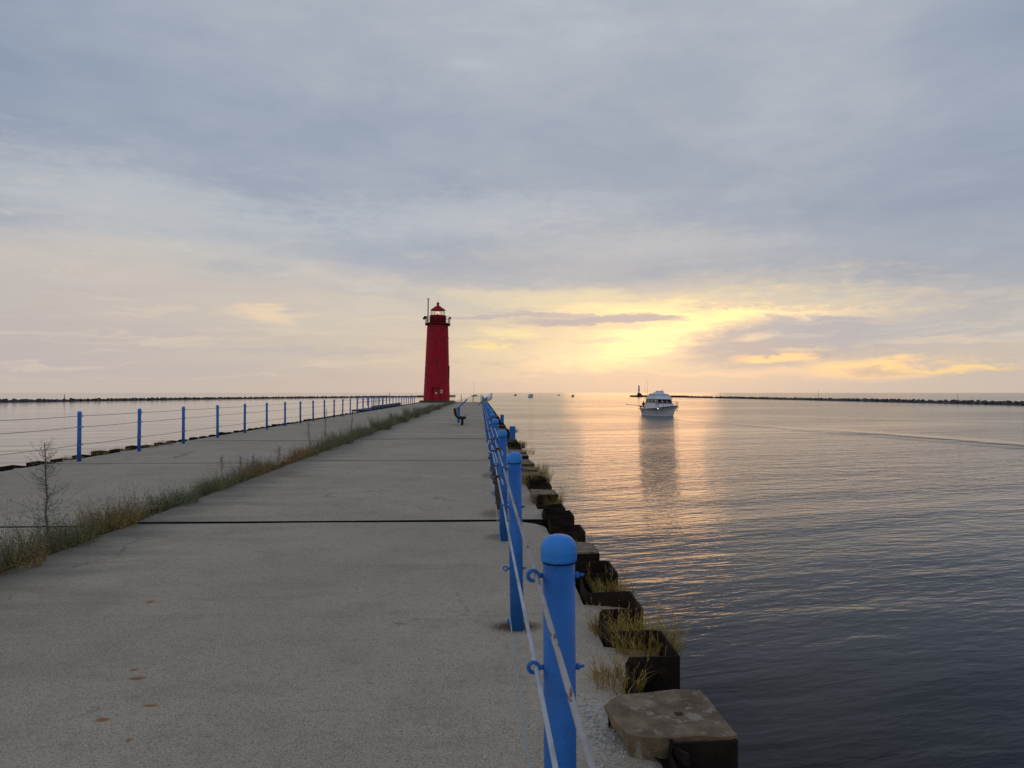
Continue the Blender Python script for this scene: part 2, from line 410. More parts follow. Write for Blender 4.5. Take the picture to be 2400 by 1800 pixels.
class MB:
    def __init__(s): s.v, s.f, s.m, s.sm = [], [], [], []
    def add(s, vs, fs, mi=0, smooth=False):
        b = len(s.v); s.v += [tuple(p) for p in vs]
        for f in fs: s.f.append(tuple(i + b for i in f)); s.m.append(mi); s.sm.append(smooth)
    def box(s, c, d, mi=0, rot=None):
        x, y, z = (q / 2 for q in d)
        vs = [Vector((a * x, b * y, e * z)) for a in (-1, 1) for b in (-1, 1) for e in (-1, 1)]
        if rot: vs = [rot @ p for p in vs]
        c = Vector(c)
        s.add([p + c for p in vs], [(0, 1, 3, 2), (4, 6, 7, 5), (0, 4, 5, 1), (2, 3, 7, 6), (0, 2, 6, 4), (1, 5, 7, 3)], mi)
    def tube(s, pts, r, n=8, mi=0, cap=True):
        pts = [Vector(p) for p in pts]; rs = r if isinstance(r, (list, tuple)) else [r] * len(pts)
        vs, fs = [], []; up = None
        for i, p in enumerate(pts):
            d = (pts[min(i + 1, len(pts) - 1)] - pts[max(i - 1, 0)]).normalized()
            if up is None: up = d.orthogonal().normalized()
            up = (up - d * up.dot(d)).normalized() if (up - d * up.dot(d)).length > 1e-6 else d.orthogonal().normalized()
            sd = d.cross(up)
            for k in range(n):
                a = 2 * math.pi * k / n; vs.append(p + (up * math.cos(a) + sd * math.sin(a)) * rs[i])
        for i in range(len(pts) - 1):
            for k in range(n):
                a, b = i * n + k, i * n + (k + 1) % n; fs.append((a, b, b + n, a + n))
        if cap: fs += [tuple(reversed(range(n))), tuple(range(len(vs) - n, len(vs)))]
        s.add(vs, fs, mi, True)
    def lathe(s, prof, n=24, c=(0, 0, 0), mi=0, smooth=True):
        c = Vector(c); vs, fs = [], []
        for (r, z) in prof:
            for k in range(n):
                a = 2 * math.pi * k / n; vs.append(c + Vector((r * math.cos(a), r * math.sin(a), z)))
        for i in range(len(prof) - 1):
            for k in range(n):
                a, b = i * n + k, i * n + (k + 1) % n; fs.append((a, b, b + n, a + n))
        if prof[0][0] > 1e-4: fs.append(tuple(reversed(range(n))))
        if prof[-1][0] > 1e-4: fs.append(tuple(range(len(vs) - n, len(vs))))
        s.add(vs, fs, mi, smooth)
    def torus(s, c, R1, r, axis='y', n=16, k=8, mi=0):
        c = Vector(c); vs, fs = [], []
        for i in range(n):
            a = 2 * math.pi * i / n
            for j in range(k):
                b = 2 * math.pi * j / k; q = R1 + r * math.cos(b); h = r * math.sin(b)
                p = {'y': (q * math.cos(a), h, q * math.sin(a)), 'z': (q * math.cos(a), q * math.sin(a), h), 'x': (h, q * math.cos(a), q * math.sin(a))}[axis]
                vs.append(c + Vector(p))
        for i in range(n):
            for j in range(k):
                a, b = i * k + j, i * k + (j + 1) % k; a2, b2 = ((i + 1) % n) * k + j, ((i + 1) % n) * k + (j + 1) % k
                fs.append((a, b, b2, a2))
        s.add(vs, fs, mi, True)
    def prism(s, poly, z0, z1, mi=0):
        n = len(poly); vs = [(p[0], p[1], z0) for p in poly] + [(p[0], p[1], z1) for p in poly]
        fs = [tuple(reversed(range(n))), tuple(range(n, 2 * n))] + [(i, (i + 1) % n, (i + 1) % n + n, i + n) for i in range(n)]
        s.add(vs, fs, mi)
    def blade(s, p, d, L, w, bend=.3, mi=0, side=None):
        p = Vector(p); d = Vector(d).normalized(); sd = side or Vector((random.uniform(-1, 1), random.uniform(-1, 1), 0)).normalized()
        h = Vector((d.x, d.y, 0)); h = h.normalized() if h.length > .01 else sd.orthogonal()
        q1 = p + d * L * .5; q2 = p + d * L * .95 + (h * .6 - Vector((0, 0, .5))) * L * bend
        s.add([p - sd * w / 2, p + sd * w / 2, q1 - sd * w * .42, q1 + sd * w * .42, q2], [(0, 1, 3, 2), (2, 3, 4)], mi)
    def leaf(s, p, d, L, w, mi=0):
        p = Vector(p); d = Vector(d).normalized(); sd = d.cross(Vector((random.uniform(-1, 1), random.uniform(-1, 1), random.uniform(-.2, 1))))
        if sd.length < .01: sd = d.orthogonal()
        sd.normalize()
        s.add([p, p + d * L * .5 + sd * w / 2, p + d * L, p + d * L * .5 - sd * w / 2], [(0, 1, 2, 3)], mi)
    def ico(s, c, rad, jit=.25, mi=0, sub=1):
        bm = bmesh.new(); bmesh.ops.create_icosphere(bm, subdivisions=sub, radius=1)
        c = Vector(c); q = Matrix.Rotation(random.uniform(0, 6), 3, 'Z') @ Matrix.Rotation(random.uniform(-.5, .5), 3, 'X')
        vs = []
        for v in bm.verts:
            p = v.co * (1 + random.uniform(-jit, jit)); vs.append(c + q @ Vector((p.x * rad[0], p.y * rad[1], p.z * rad[2])))
        bm.verts.index_update(); s.add(vs, [tuple(v.index for v in f.verts) for f in bm.faces], mi); bm.free()
    def build(s, name, mats, parent=None, loc=None, rot=None):
        me = bpy.data.meshes.new(name); me.from_pydata(s.v, [], s.f)
        for m in (mats if isinstance(mats, (list, tuple)) else [mats]): me.materials.append(M[m] if isinstance(m, str) else m)
        me.polygons.foreach_set('material_index', s.m); me.polygons.foreach_set('use_smooth', s.sm)
        me.update()
        o = bpy.data.objects.new(name, me); COL.objects.link(o)
        if parent: o.parent = parent
        if loc is not None: o.location = loc
        if rot is not None: o.rotation_euler = rot
        return o


def empty(name, loc=(0, 0, 0), rot=(0, 0, 0)):
    o = bpy.data.objects.new(name, None); COL.objects.link(o); o.location = loc; o.rotation_euler = rot; o.empty_display_size = .2
    return o


def kids(o): return [c for c in bpy.data.objects if c.parent == o]


def copy_tree(o, parent=None):
    c = o.copy(); COL.objects.link(c); c.parent = parent
    for k in kids(o): copy_tree(k, c)
    return c


def jit(a): return random.uniform(-a, a)


# ------------------------------------------------------------------ water
mb = MB(); mb.add([(-40000, -3000, WATER), (40000, -3000, WATER), (40000, 45000, WATER), (-40000, 45000, WATER)], [(0, 1, 2, 3)])
tag(mb.build('water', 'water'), 'calm lake water reflecting the sunset on both sides of the pier', kind='structure')

# ------------------------------------------------------------------ pier deck (slabs with open joints)
XR, XM, XMS, XL, YEND = .74, -4.03, -4.38, -9.42, 121.5
JOINTS = [-7.0, 1.2 - 0.0, 8.8, 16.6, 24.3, 31.8, 40.0, 47.7, 55.4, 63.1, 70.8, 78.5, 86.2, 93.9, 101.6, 109.3, YEND]
JOINTS[1:2] = []
M['tar'] = mat('dark_joint', (.014, .012, .011), .95, spec=.1)
mb = MB()
def slab(x0, x1, y0, y1, z, notch=False):
    pts = []; wk = 0
    nx = max(8, int((x1 - x0) / .12)) if y0 < 30 else 8
    ny = max(8, int((y1 - y0) / .25)) if y0 < 30 else 6
    for i in range(nx): pts.append((x0 + (x1 - x0) * i / nx, y0 + jit(.006)))
    for i in range(ny): pts.append((x1 + jit(.008), y0 + (y1 - y0) * i / ny))
    for i in range(nx):
        x = x1 + (x0 - x1) * i / nx
        if notch and x > x1 - .3:
            continue
        wk = max(-.016, min(.012, wk + jit(.007))); pts.append((x, y1 + wk - (.022 * (x - x0) / (x1 - x0) if notch else 0)))
    for i in range(ny): pts.append((x0 + jit(.014), y1 + (y0 - y1) * i / ny))
    if notch:
        pts = [p for p in pts if not (p[0] > x1 - .05 and p[1] > y1 - .45)]
        k = max(range(len(pts)), key=lambda i: pts[i][1] - abs(pts[i][0] - (x1 - .3)) * .0 if pts[i][0] > x1 - .45 else -99)
        ins = [(x1, y1 - .5), (x1 - .03, y1 - .33), (x1 - .12, y1 - .18), (x1 - .24, y1 - .08)]
        j = next(i for i in range(len(pts)) if pts[i][1] > y1 - .1 and pts[i][0] < x1 - .25)
        pts[j:j] = ins
    n0 = len(mb.f); mb.prism(pts, z - .35, z); mb.m[n0 + 2:] = [1] * (len(mb.m) - n0 - 2)
for a, b in zip(JOINTS[:-1], JOINTS[1:]):
    g = .032 if a > 0 else 0.0
    zz = 0 if a < 0 else .009 + jit(.003) + (.006 if a > 20 else 0)
    slab(XM, XR, a + g, b - .03, zz, notch=(abs(b - 8.8) < .1))
    slab(XL, XMS, a + g, b - .03, -.035 + zz * .6)
    if a > 0:
        mb.box(((XM + XR) / 2, a, -.03), (XR - XM, .12, .02), 1); mb.box(((XL + XMS) / 2, a, -.06), (XMS - XL, .12, .02), 1)
tag(mb.build('pier_deck', ['concrete', 'tar']), 'weathered grey concrete slabs of the pier walkway', kind='structure')
mb = MB(); mb.box((-4.3, 57, -2.2), (9.8, 129.0, 3.8))  # unseen pier body, put in to block light beneath the slabs
mb.box((-4.205, 57, -.18), (.345, 128.8, .21))
tag(mb.build('pier_core', 'soil'), 'earth filled body of the pier blocking light under the slabs', kind='structure')

# ------------------------------------------------------------------ sheet pile walls along both edges
ZK = [3.0 + .885 * k for k in range(-5, 134)]
tops = {}
rnd = random.Random(3)
high = {3.0, 6.54}
def sheet_wall(sign, xin, xout, ystart, label, name):
    root = empty(name, (0, 0, 0)); tag(root, label, 'sheet pile wall')
    mb = MB(); line = []
    for k, y in enumerate(ZK):
        if y > YEND: break
        near = y < 35
        t = (.085 if rnd.random() < .55 else .125) + rnd.uniform(-.01, .01)
        if sign < 0: t = rnd.choice((.005, .02, .05))
        if sign > 0 and k == 5: t = .092
        tops[(sign, k)] = t
        line += [(xin, y - .012, t - .03), (xin + .02 * sign, y + .0, t), (xout, y + .015, t), (xout, y + .43, t), (xout - .05 * sign, y + .47, t - .01), (xin, y + .56, t - .045), (xin, y + .7, t - .05)]
    n = len(line); vs = []
    for (x, y, z) in line: vs += [(x, y, z), (x, y, -3.6)]
    mb.add(vs, [(2 * i, 2 * i + 1, 2 * i + 3, 2 * i + 2) for i in range(n - 1)])
    o = mb.build('steel_sheet', 'rust', root)
    md = o.modifiers.new('thickness', 'SOLIDIFY'); md.thickness = .014; md.offset = 0
    # fills of the outer pans
    far = MB()
    for k, y in enumerate(ZK):
        if y > YEND: break
        fc, ft, fs = MB(), MB(), MB()
        if y > 60: fc = ft = fs = far
        t = tops[(sign, k)]; q = rnd.random()
        poly = [(xin - .06 * sign, y + .006), (xout - .011 * sign, y + .026), (xout - .011 * sign, y + .425), (xout - .055 * sign, y + .46), (xin - .06 * sign, y + .55)]
        if sign < 0: poly.reverse()
        i = k - 5
        if sign > 0 and i == 0: continue
        if sign > 0 and i in (4, 8, 11, 12, 13, 14, 15, 16, 17): ft.prism(poly, -1.2, t + .012)
        elif sign > 0 and i in (5, 6, 3): fs.prism(poly, -1.2, -.16)
        elif sign > 0 and i in (1, 2): fc.prism(poly, -1.2, -.004)
        elif sign < 0 and q < .8: fc.prism(poly, -1.2, -.035 + rnd.uniform(-.02, .0))
        elif q < .38: fc.prism(poly, -1.2, -.006 + rnd.uniform(-.02, .0))
        elif q < .62: ft.prism(poly, -1.2, t + .008)
        else: fs.prism(poly, -1.2, -.05 - rnd.random() * .12)
        if y <= 60:
            if fc.v: fc.build('concrete_fill', 'concrete', root)
            if ft.v: ft.build('raised_concrete_fill', 'tan', root)
            if fs.v: fs.build('soil_fill', 'soil', root)
    tag(far.build('distant_fill', 'tan', root), kind='stuff')
    return root
sheet_wall(1, .765, 1.05, 0, 'rusty dark zigzag sheet pile wall along the channel side of the pier', 'sheet_pile_wall')
sheet_wall(-1, -9.445, -9.73, 0, 'rusty sheet pile wall showing as dark steps along the far left pier edge', 'sheet_pile_wall')

# broken concrete block in the near pan
def ztop(pts, z): return [P(a, b, z) for a, b in pts]
zb = .105
top_px = [(1413, 1657), (1432, 1640), (1456, 1626), (1513, 1624), (1579, 1614), (1638, 1617), (1662, 1640), (1690, 1676), (1727, 1722),
          (1690, 1727), (1640, 1726), (1590, 1729), (1545, 1730), (1503, 1727), (1470, 1718), (1446, 1697), (1432, 1676)]
tp = ztop(top_px, zb)
tp = [p + Vector((jit(.004), jit(.004), jit(.003))) for p in tp]
bm = bmesh.new()
vt = [bm.verts.new(p) for p in tp]; es = [bm.edges.new((vt[i], vt[(i + 1) % len(vt)])) for i in range(len(vt))]
hc = P(1592, 1673, zb); HN = 14
vh = [bm.verts.new(hc + Vector((.024 * math.cos(6.283 * i / HN), .024 * math.sin(6.283 * i / HN), 0))) for i in range(HN)]
eh = [bm.edges.new((vh[i], vh[(i + 1) % HN])) for i in range(HN)]
bmesh.ops.triangle_fill(bm, edges=es + eh, use_beauty=True)
low = []
for i, p in enumerate(tp):
    f = .0
    q = Vector((p.x + jit(.006), p.y + jit(.006), -.30))
    if i in (0, 12, 13, 14, 15, 16): q = Vector((p.x + .02 + jit(.012), p.y + .02 + jit(.012), {0: .06, 16: .05, 15: .03, 14: .0, 13: -.04, 12: -.10}[i]))
    low.append(bm.verts.new(q))
for i in range(len(tp)):
    j = (i + 1) % len(tp); bm.faces.new((vt[i], low[i], low[j], vt[j]))
vb = [bm.verts.new(v.co - Vector((0, 0, .09))) for v in vh]
for i in range(HN): j = (i + 1) % HN; bm.faces.new((vh[i], vh[j], vb[j], vb[i]))
bf = bm.faces.new(vb)
bmesh.ops.recalc_face_normals(bm, faces=bm.faces)
for f in bm.faces:
    if f.normal.z > .5 and all(abs(v.co.z - zb) < .02 for v in f.verts) and f.normal.z < 0: f.normal_flip()
me = bpy.data.meshes.new('concrete_block'); bm.to_mesh(me); bm.free(); me.materials.append(M['tan'])
o = bpy.data.objects.new('concrete_block', me); COL.objects.link(o)
tag(o, 'broken tan concrete block with a round bolt hole, nearest on the right pier edge', 'concrete block')
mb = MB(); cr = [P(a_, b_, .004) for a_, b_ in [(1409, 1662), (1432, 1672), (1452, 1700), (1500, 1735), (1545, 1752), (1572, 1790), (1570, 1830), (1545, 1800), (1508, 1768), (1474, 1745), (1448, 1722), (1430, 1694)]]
mb.add([(p.x + .01, p.y, .019) for p in cr], [tuple(range(len(cr)))]); mb.build('crack_shade_sheet', 'tar', o)  # flat dark sheet above the deck paints in the gap's shade
# bent rusty flat bar and chips below it
mb = MB(); a = P(1572, 1732, .10); b_ = P(1610, 1810, .02)
mb.box((a + b_) / 2, (.012, (a - b_).length, .05), 0, Matrix.Rotation(math.atan2(b_.y - a.y, b_.x - a.x) - math.pi / 2, 3, 'Z') @ Matrix.Rotation(.15, 3, 'X'))
mb.ico(P(1618, 1790, .0), (.03, .03, .05)); mb.tube([a, a + Vector((.03, -.02, -.15))], .008, 6)
tag(mb.build('steel_bar', 'rust'), 'rusty bent steel bar leaning under the broken concrete block', 'steel bar')


# ------------------------------------------------------------------ railing posts
def make_post(side):
    root = empty('railing_post')
    mb = MB(); mb.lathe([(.0435, -.03), (.0435, 1.075)], 28); mb.build('shaft', 'blue', root)
    mb = MB(); h0 = 1.072
    prof = [(.0435, h0 - .004), (.0475, h0 - .003), (.049, h0 + .004), (.049, h0 + .026), (.0484, h0 + .034), (.0464, h0 + .043), (.0425, h0 + .051), (.036, h0 + .058), (.027, h0 + .0635), (.016, h0 + .0665), (.0, h0 + .068)]
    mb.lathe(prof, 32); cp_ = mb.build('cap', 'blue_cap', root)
    mb = MB(); mb.torus((0, 0, h0 - .006), .0438, .0016, 'z', 28, 6); mb.build('seam', 'tar', cp_)
    for z in (.39, .785, 1.03):
        mb = MB(); s = -1 if side > 0 else 1
        mb.torus((s * .070, 0, z), .0135, .0055, 'y', 18, 8)
        mb.tube([(s * .058, 0, z), (s * .043, 0, z)], .0068, 8)
        eb = mb.build('eyebolt', 'blue', root)
        mb = MB(); mb.tube([(-s * .042, 0, z), (-s * .054, 0, z)], .0095, 6); mb.tube([(-s * .053, 0, z), (-s * .067, 0, z + .001)], .0045, 6)
        mb.build('nut', 'blue', eb)
    mb = MB(); mb.box((-.05 * (1 if side > 0 else -1), 0, .05), (.025, .02, .03)); mb.build('base_lug', 'blue', root)
    return root


ORD = ['nearest', 'second', 'third', 'fourth', 'fifth', 'sixth', 'seventh', 'eighth', 'ninth', 'tenth', 'eleventh', 'twelfth', 'thirteenth', 'fourteenth', 'fifteenth', 'sixteenth']
XPR = .222
posts_r = [-.85, 1.985, 4.77, 7.62, 10.9, 14.1, 16.9, 19.8, 22.7, 25.4]
while posts_r[-1] < 117: posts_r.append(posts_r[-1] + 2.85)
proto = make_post(1); GR = 'blue posts of the channel side railing'
SPECIAL = {1: 'big blue domed railing post nearest the camera, rising beside the broken concrete block', 2: 'second blue railing post from the camera, rust stain spread round its foot',
           3: 'third blue railing post from the camera, chain hanging beside it', 4: 'fourth blue railing post on the channel side, just short of the first square steel post'}
posts_r_s = []
for i, y in enumerate(posts_r):
    o = proto if i == 0 else copy_tree(proto)
    lean = (0, 0) if i < 2 else (jit(.012), jit(.012))
    dx = jit(.01) if i > 3 else (-.006, -.006, .012, .016)[i]
    if i in (2, 3): lean = (0, R(-.9))
    o.location = (XPR + dx, y, 0); o.rotation_euler = (lean[0], lean[1], 0)
    if i == 1: o.rotation_euler = (0, R(-.35), 0)
    posts_r_s.append(XPR + dx)
    if i in SPECIAL: lb = SPECIAL[i]
    elif i == 0: lb = 'blue railing post beside the camera, out of frame'
    elif i < 12: lb = f'{ORD[i-1]} blue railing post from the camera along the channel side' + (', gull perched on it' if i == 9 else '')
    else: lb = 'blue post in the tightly packed far end of the channel side railing'
    tag(o, lb, 'railing post', GR)
XPL = -9.06
posts_l = [17.1 - 2.9 * k for k in (4, 3, 2, 1)] + [17.1 + 2.93 * k for k in range(0, 31)]
protoL = make_post(-1); GL = 'blue posts of the left hand railing'
for i, y in enumerate(posts_l):
    o = protoL if i == 0 else copy_tree(protoL)
    o.location = (XPL - max(0, y - 36) * .005, y, -.035); o.rotation_euler = (jit(.012), jit(.012), 0)
    k = i - 4
    if k < 0: lb = 'blue post of the left railing, out of frame'
    elif k < 16: lb = f'{ORD[k] if k else "nearest visible"} blue post from the left edge of the picture along the left railing'
    else: lb = 'blue post in the tightly packed far end of the left railing'
    tag(o, lb, 'railing post', GL)


# ------------------------------------------------------------------ ropes
def rope(name, ys, xf, z, r, m, label, sag=.012, n=8, seg=6):
    pts = []
    for a, b in zip(ys[:-1], ys[1:]):
        for k in range(seg if a < 40 else 2):
            f = k / (seg if a < 40 else 2); y = a + (b - a) * f
            pts.append((xf(y), y, z - sag * 4 * f * (1 - f)))
    pts.append((xf(ys[-1]), ys[-1], z))
    mb = MB(); mb.tube(pts, r, n); o = mb.build(name, m)
    return tag(o, label, 'rope', 'ropes strung through the channel side posts' if xf(0) > -2 else 'wires strung along the left railing')
xr = lambda y: .148
r_top = rope('rail_rope', posts_r, xr, 1.03, .0062, 'rope_red', 'topmost railing rope, off white with dark red flecks, on the channel side')
r_mid = rope('rail_rope', posts_r, xr, .785, .0060, 'rope_white', 'middle white railing rope with pale blue marks on the channel side')
r_low = rope('rail_rope', posts_r, xr, .39, .0032, 'rope_teal', 'lowest and thinnest pale railing rope on the channel side')
xl = lambda y: XPL + .070 - max(0, y - 36) * .005
for z, n in ((1.0, 'topmost'), (.75, 'middle'), (.355, 'lowest')):
    rope('rail_wire', posts_l, xl, z, .0062, 'wire', f'{n} thin grey wire of the left railing in front of the water', sag=.01, n=6)
# clips, doubled loops and loose ends on the ropes between the third and fifth posts
xc = .148
def clip(parent, y, z, s=1.0):
    mb = MB(); mb.box((xc, y, z), (.034 * s, .022, .03 * s)); mb.torus((xc + .018 * s, y, z), .012 * s, .005, 'y', 12, 6); mb.tube([(xc + .02, y - .012, z - .012), (xc + .05 * s, y - .012, z - .012)], .005, 6)
    mb.build('rope_clip', 'clip', parent)
for y in (6.45, 8.0, 11.3, 13.6): clip(r_top, y, 1.025)
for y in (6.5, 9.4, 10.6, 11.6, 14.4): clip(r_mid, y, .78)
for y in (12.8, 15.2): clip(r_low, y, .388)
mb = MB(); mb.tube([(xc + .02, 6.52, 1.02), (xc + .035, 6.42, 1.01), (xc + .04, 6.3, .99)], .007, 8); mb.build('loose_end', 'rope_white', r_top)
mb = MB(); mb.tube([(xc + .02, 6.55, .775), (xc + .035, 6.42, .765), (xc + .042, 6.3, .74)], .007, 8); mb.build('loose_end', 'rope_white', r_mid)
mb = MB(); mb.tube([(xc + .03, 11.4, 1.02), (xc + .06, 10.6, .99), (xc + .07, 9.8, .96), (xc + .05, 9.0, .95), (xc + .01, 8.2, .98), (xc, 8.0, 1.01)], .008, 8); mb.build('doubled_loop', 'rope_white', r_top)
mb = MB(); mb.tube([(xc - .02, 11.5, .78), (xc - .05, 10.8, .74), (xc - .04, 10.0, .72), (xc, 9.4, .76)], .008, 8)
mb.tube([(xc + .01, 10.5, .78), (xc + .045, 9.6, .70), (xc + .05, 8.9, .68), (xc + .01, 8.1, .72), (xc - .01, 7.75, .77)], .008, 8); mb.build('doubled_loop', 'rope_white', r_mid)
# chain and turnbuckle hanging by the third post
root = empty('hanging_chain', (xc, 7.35, .80)); tag(root, 'grey shackles and rusty turnbuckle hanging from the middle rope by the third post', 'chain')
for i, z in enumerate((-.02, -.065, -.11, -.155)):
    mb = MB(); mb.torus((-.022 + jit(.008), jit(.01), z), .024, .009, 'y' if i % 2 == 0 else 'x', 14, 7); mb.build('chain_link', 'steel', root)
mb = MB(); mb.tube([(0, .1, -.05), (.012, .05, -.2), (.02, 0, -.33), (.028, -.04, -.43)], [.017, .024, .024, .014], 10); mb.build('turnbuckle', 'brown', root)
mb = MB(); mb.tube([(-.022, 0, -.17), (-.016, -.01, -.23), (-.02, -.02, -.27)], .008, 7); mb.build('rope_tail', 'rope_white', root)

# square steel posts standing on the right edge
def square_post(x, y, h, label):
    root = empty('square_post', (x, y, 0)); tag(root, label, 'mooring post', 'square blue posts on the pier edge')
    mb = MB(); w = .165; mb.box((0, 0, h / 2 - .05), (.012, .15, h + .1)) ; mb.box((0, -.075, h / 2 - .05), (w, .012, h + .1)); mb.box((0, .075, h / 2 - .05), (w, .012, h + .1))
    mb.build('beam', 'blue', root)
    mb = MB(); mb.tube([(0, -.08, h - .1), (0, -.1, h - .1)], .012, 6); mb.build('bolt', 'blue', root)
    return root
square_post(.94, 22.0, .52, 'nearer and larger square blue steel post on the channel edge outside the railing')
square_post(1.02, 35.5, .47, 'farther and smaller square blue steel post on the channel edge outside the railing')

# ------------------------------------------------------------------ gull
g = empty('gull', (XPR - .01, 25.4, 1.145), (0, 0, R(-8))); tag(g, 'white and grey gull perched on a blue post of the channel side railing', 'gull')
def loft(rings, n=12):
    vs, fs = [], []
    for (c, ry, rz, dirv) in rings:
        c = Vector(c); d = Vector(dirv).normalized(); side = Vector((0, 1, 0)); up = side.cross(d).normalized() * -1
        for k in range(n):
            a = 2 * math.pi * k / n; vs.append(c + side * math.cos(a) * ry + up * math.sin(a) * rz)
    for i in range(len(rings) - 1):
        for k in range(n):
            a, b = i * n + k, i * n + (k + 1) % n; fs.append((a, b, b + n, a + n))
    fs += [tuple(range(n)), tuple(reversed(range(len(vs) - n, len(vs))))]
    return vs, fs
mb = MB()
v, f = loft([((-.19, 0, .02), .012, .008, (1, 0, .5)), ((-.11, 0, .065), .035, .03, (1, 0, .5)), ((-.03, 0, .115), .06, .058, (1, 0, .5)), ((.05, 0, .155), .072, .075, (1, 0, .5)),
             ((.105, 0, .19), .06, .07, (.8, 0, 1)), ((.118, 0, .235), .04, .046, (.2, 0, 1)), ((.118, 0, .262), .035, .04, (.2, 0, 1)), ((.122, 0, .285), .030, .034, (.1, 0, 1)), ((.124, 0, .302), .012, .014, (.1, 0, 1))])
mb.add(v, f, 0, True); mb.build('body', 'gull_white', g); g.scale = (1.15, 1.5, 1.22)
for s in (-1, 1):
    mb = MB(); v, f = loft([((-.245, s * .012, -.02), .006, .006, (1, 0, .5)), ((-.15, s * .038, .05), .016, .024, (1, 0, .5)), ((-.04, s * .062, .125), .016, .045, (1, 0, .5)), ((.0, s * .068, .15), .014, .038, (1, 0, .5)), ((.03, s * .060, .168), .006, .012, (1, 0, .5))], 10)
    mb.add(v, f, 0, True); mb.build('wing', 'gull_grey', g)
    mb = MB(); mb.tube([(.01, s * .022, .09), (.0, s * .022, .0)], .005, 6); mb.box((.012, s * .022, .002), (.04, .03, .004)); mb.build('leg', 'bill', g)
mb = MB(); mb.tube([(.150, 0, .270), (.185, 0, .262)], [.009, .003], 6); mb.build('bill', 'bill', g)
mb = MB(); mb.tube([(-.17, 0, .03), (-.27, 0, -.035)], [.02, .006], 6); mb.build('tail', 'black', g)

# ------------------------------------------------------------------ bench (seen from its end)
b = empty('bench', (-.93, 34.0, 0)); tag(b, 'black metal bench seen end on, its back to the left, on the pier walkway', 'bench')
prof = [(-.235, .80), (-.215, .70), (-.17, .50), (-.10, .425), (.0, .405), (.225, .40)]
mb = MB(); L = 1.5
vs = []; th = .10
n = len(prof)
for yy in (0, L):
    for i, (x, z) in enumerate(prof):
        a = prof[max(i - 1, 0)]; c = prof[min(i + 1, n - 1)]; t = Vector((c[0] - a[0], c[1] - a[1])).normalized(); nn = Vector((t.y, -t.x)) * -th
        vs += [(x, yy, z), (x + nn.x * -1, yy, z + nn.y * -1)]
fs = []
for i in range(n - 1):
    q = 2 * i; o2 = 2 * n
    fs += [(q, q + 1, q + 3, q + 2), (q + o2, q + 2 + o2, q + 3 + o2, q + 1 + o2), (q, q + 2, q + 2 + o2, q + o2), (q + 1, q + 1 + o2, q + 3 + o2, q + 3)]
fs += [(0, 2 * n, 2 * n + 1, 1), (2 * n - 2, 2 * n - 1, 4 * n - 1, 4 * n - 2)]
mb.add(vs, fs); mb.build('seat', 'black', b)
for yy in (.06, L - .06):
    mb = MB(); mb.box((.06, yy, .19), (.085, .06, .40)); mb.box((.06, yy, .006), (.16, .16, .012)); mb.build('leg', 'black', b)
    mb = MB(); mb.box((-.20, yy - .1, .80), (.035, .03, .03)); mb.box((.22, yy - .1, .45), (.03, .03, .06)); mb.build('end_bracket', 'steel', b)
# tilted blue information panel seen edge on
b = empty('information_panel', (-1.12, 37.0, 0)); tag(b, 'blue tilted information panel on a post behind the black bench, seen edge on', 'sign')
mb = MB(); mb.box((0, 0, .38), (.11, .06, .76)); mb.box((0, 0, .008), (.24, .24, .016)); mb.build('post', 'blue', b)
mb = MB(); mb.box((0, .9, .38), (.11, .06, .76)); mb.box((0, .9, .008), (.24, .24, .016)); mb.build('post', 'blue', b)
rot = Matrix.Rotation(R(-44), 3, 'Y')
mb = MB(); mb.box((.20, .45, .965), (.66, 1.1, .055), 0, rot); mb.build('frame', 'blue', b)
mb = MB(); mb.box(Vector((.20, .45, .965)) + rot @ Vector((0, 0, .031)), (.58, 1.0, .006), 0, rot); mb.build('panel', 'white_board', b)

# ------------------------------------------------------------------ lighthouse
LX, LY = -7.0, 117.5
lh = empty('lighthouse', (LX, LY, 0), (0, R(.75), 0)); tag(lh, 'tall red cylindrical lighthouse with lantern and gallery at the end of the pier', 'lighthouse')
mb = MB(); mb.lathe([(2.72, -.1), (2.72, .24), (2.6, .28)], 24, smooth=False); mb.build('base', mat('stone_base', (.085, .065, .05), .95, var=.3), lh)
prof = []; NB = 12; z0, z1 = .16, 12.2
for i in range(NB):
    za = z0 + (z1 - z0) * i / NB; zb_ = z0 + (z1 - z0) * (i + 1) / NB
    ra = 2.10 - .43 * i / NB; rb = 2.10 - .43 * (i + 1) / NB
    prof += [(ra, za), (rb - .018, zb_ - .004)]
mb = MB(); mb.lathe(prof, 72, smooth=False); o = mb.build('tower', 'red', lh)
mb = MB(); mb.lathe([(1.5, 12.05), (1.62, 12.22), (2.0, 12.34), (2.02, 12.40), (2.02, 12.5), (1.2, 12.52)], 32)
for i in range(12):
    a = 2 * math.pi * i / 12; mb.box((1.72 * math.cos(a), 1.72 * math.sin(a), 12.24), (.5, .1, .2), 0, Matrix.Rotation(a, 3, 'Z'))
gal = mb.build('gallery', 'red_dark', lh)
mb = MB()
for i in range(14):
    a = 2 * math.pi * i / 14 + .1; mb.tube([(1.93 * math.cos(a), 1.93 * math.sin(a), 12.5), (1.93 * math.cos(a), 1.93 * math.sin(a), 13.52)], .035, 6)
for z in (12.78, 13.03, 13.28, 13.52): mb.torus((0, 0, z), 1.93, .025, 'z', 40, 6)
mb.build('railing', 'red_dark', gal)
mb = MB(); mb.lathe([(1.26, 12.4), (1.26, 13.66), (1.30, 13.70), (1.30, 13.76), (1.2, 13.78)], 32); mb.build('watch_room', 'red', lh)
mb = MB(); mb.lathe([(1.08, 13.78), (1.08, 14.62)], 12, smooth=False); lan = mb.build('lantern', 'glass', lh)
mb = MB()
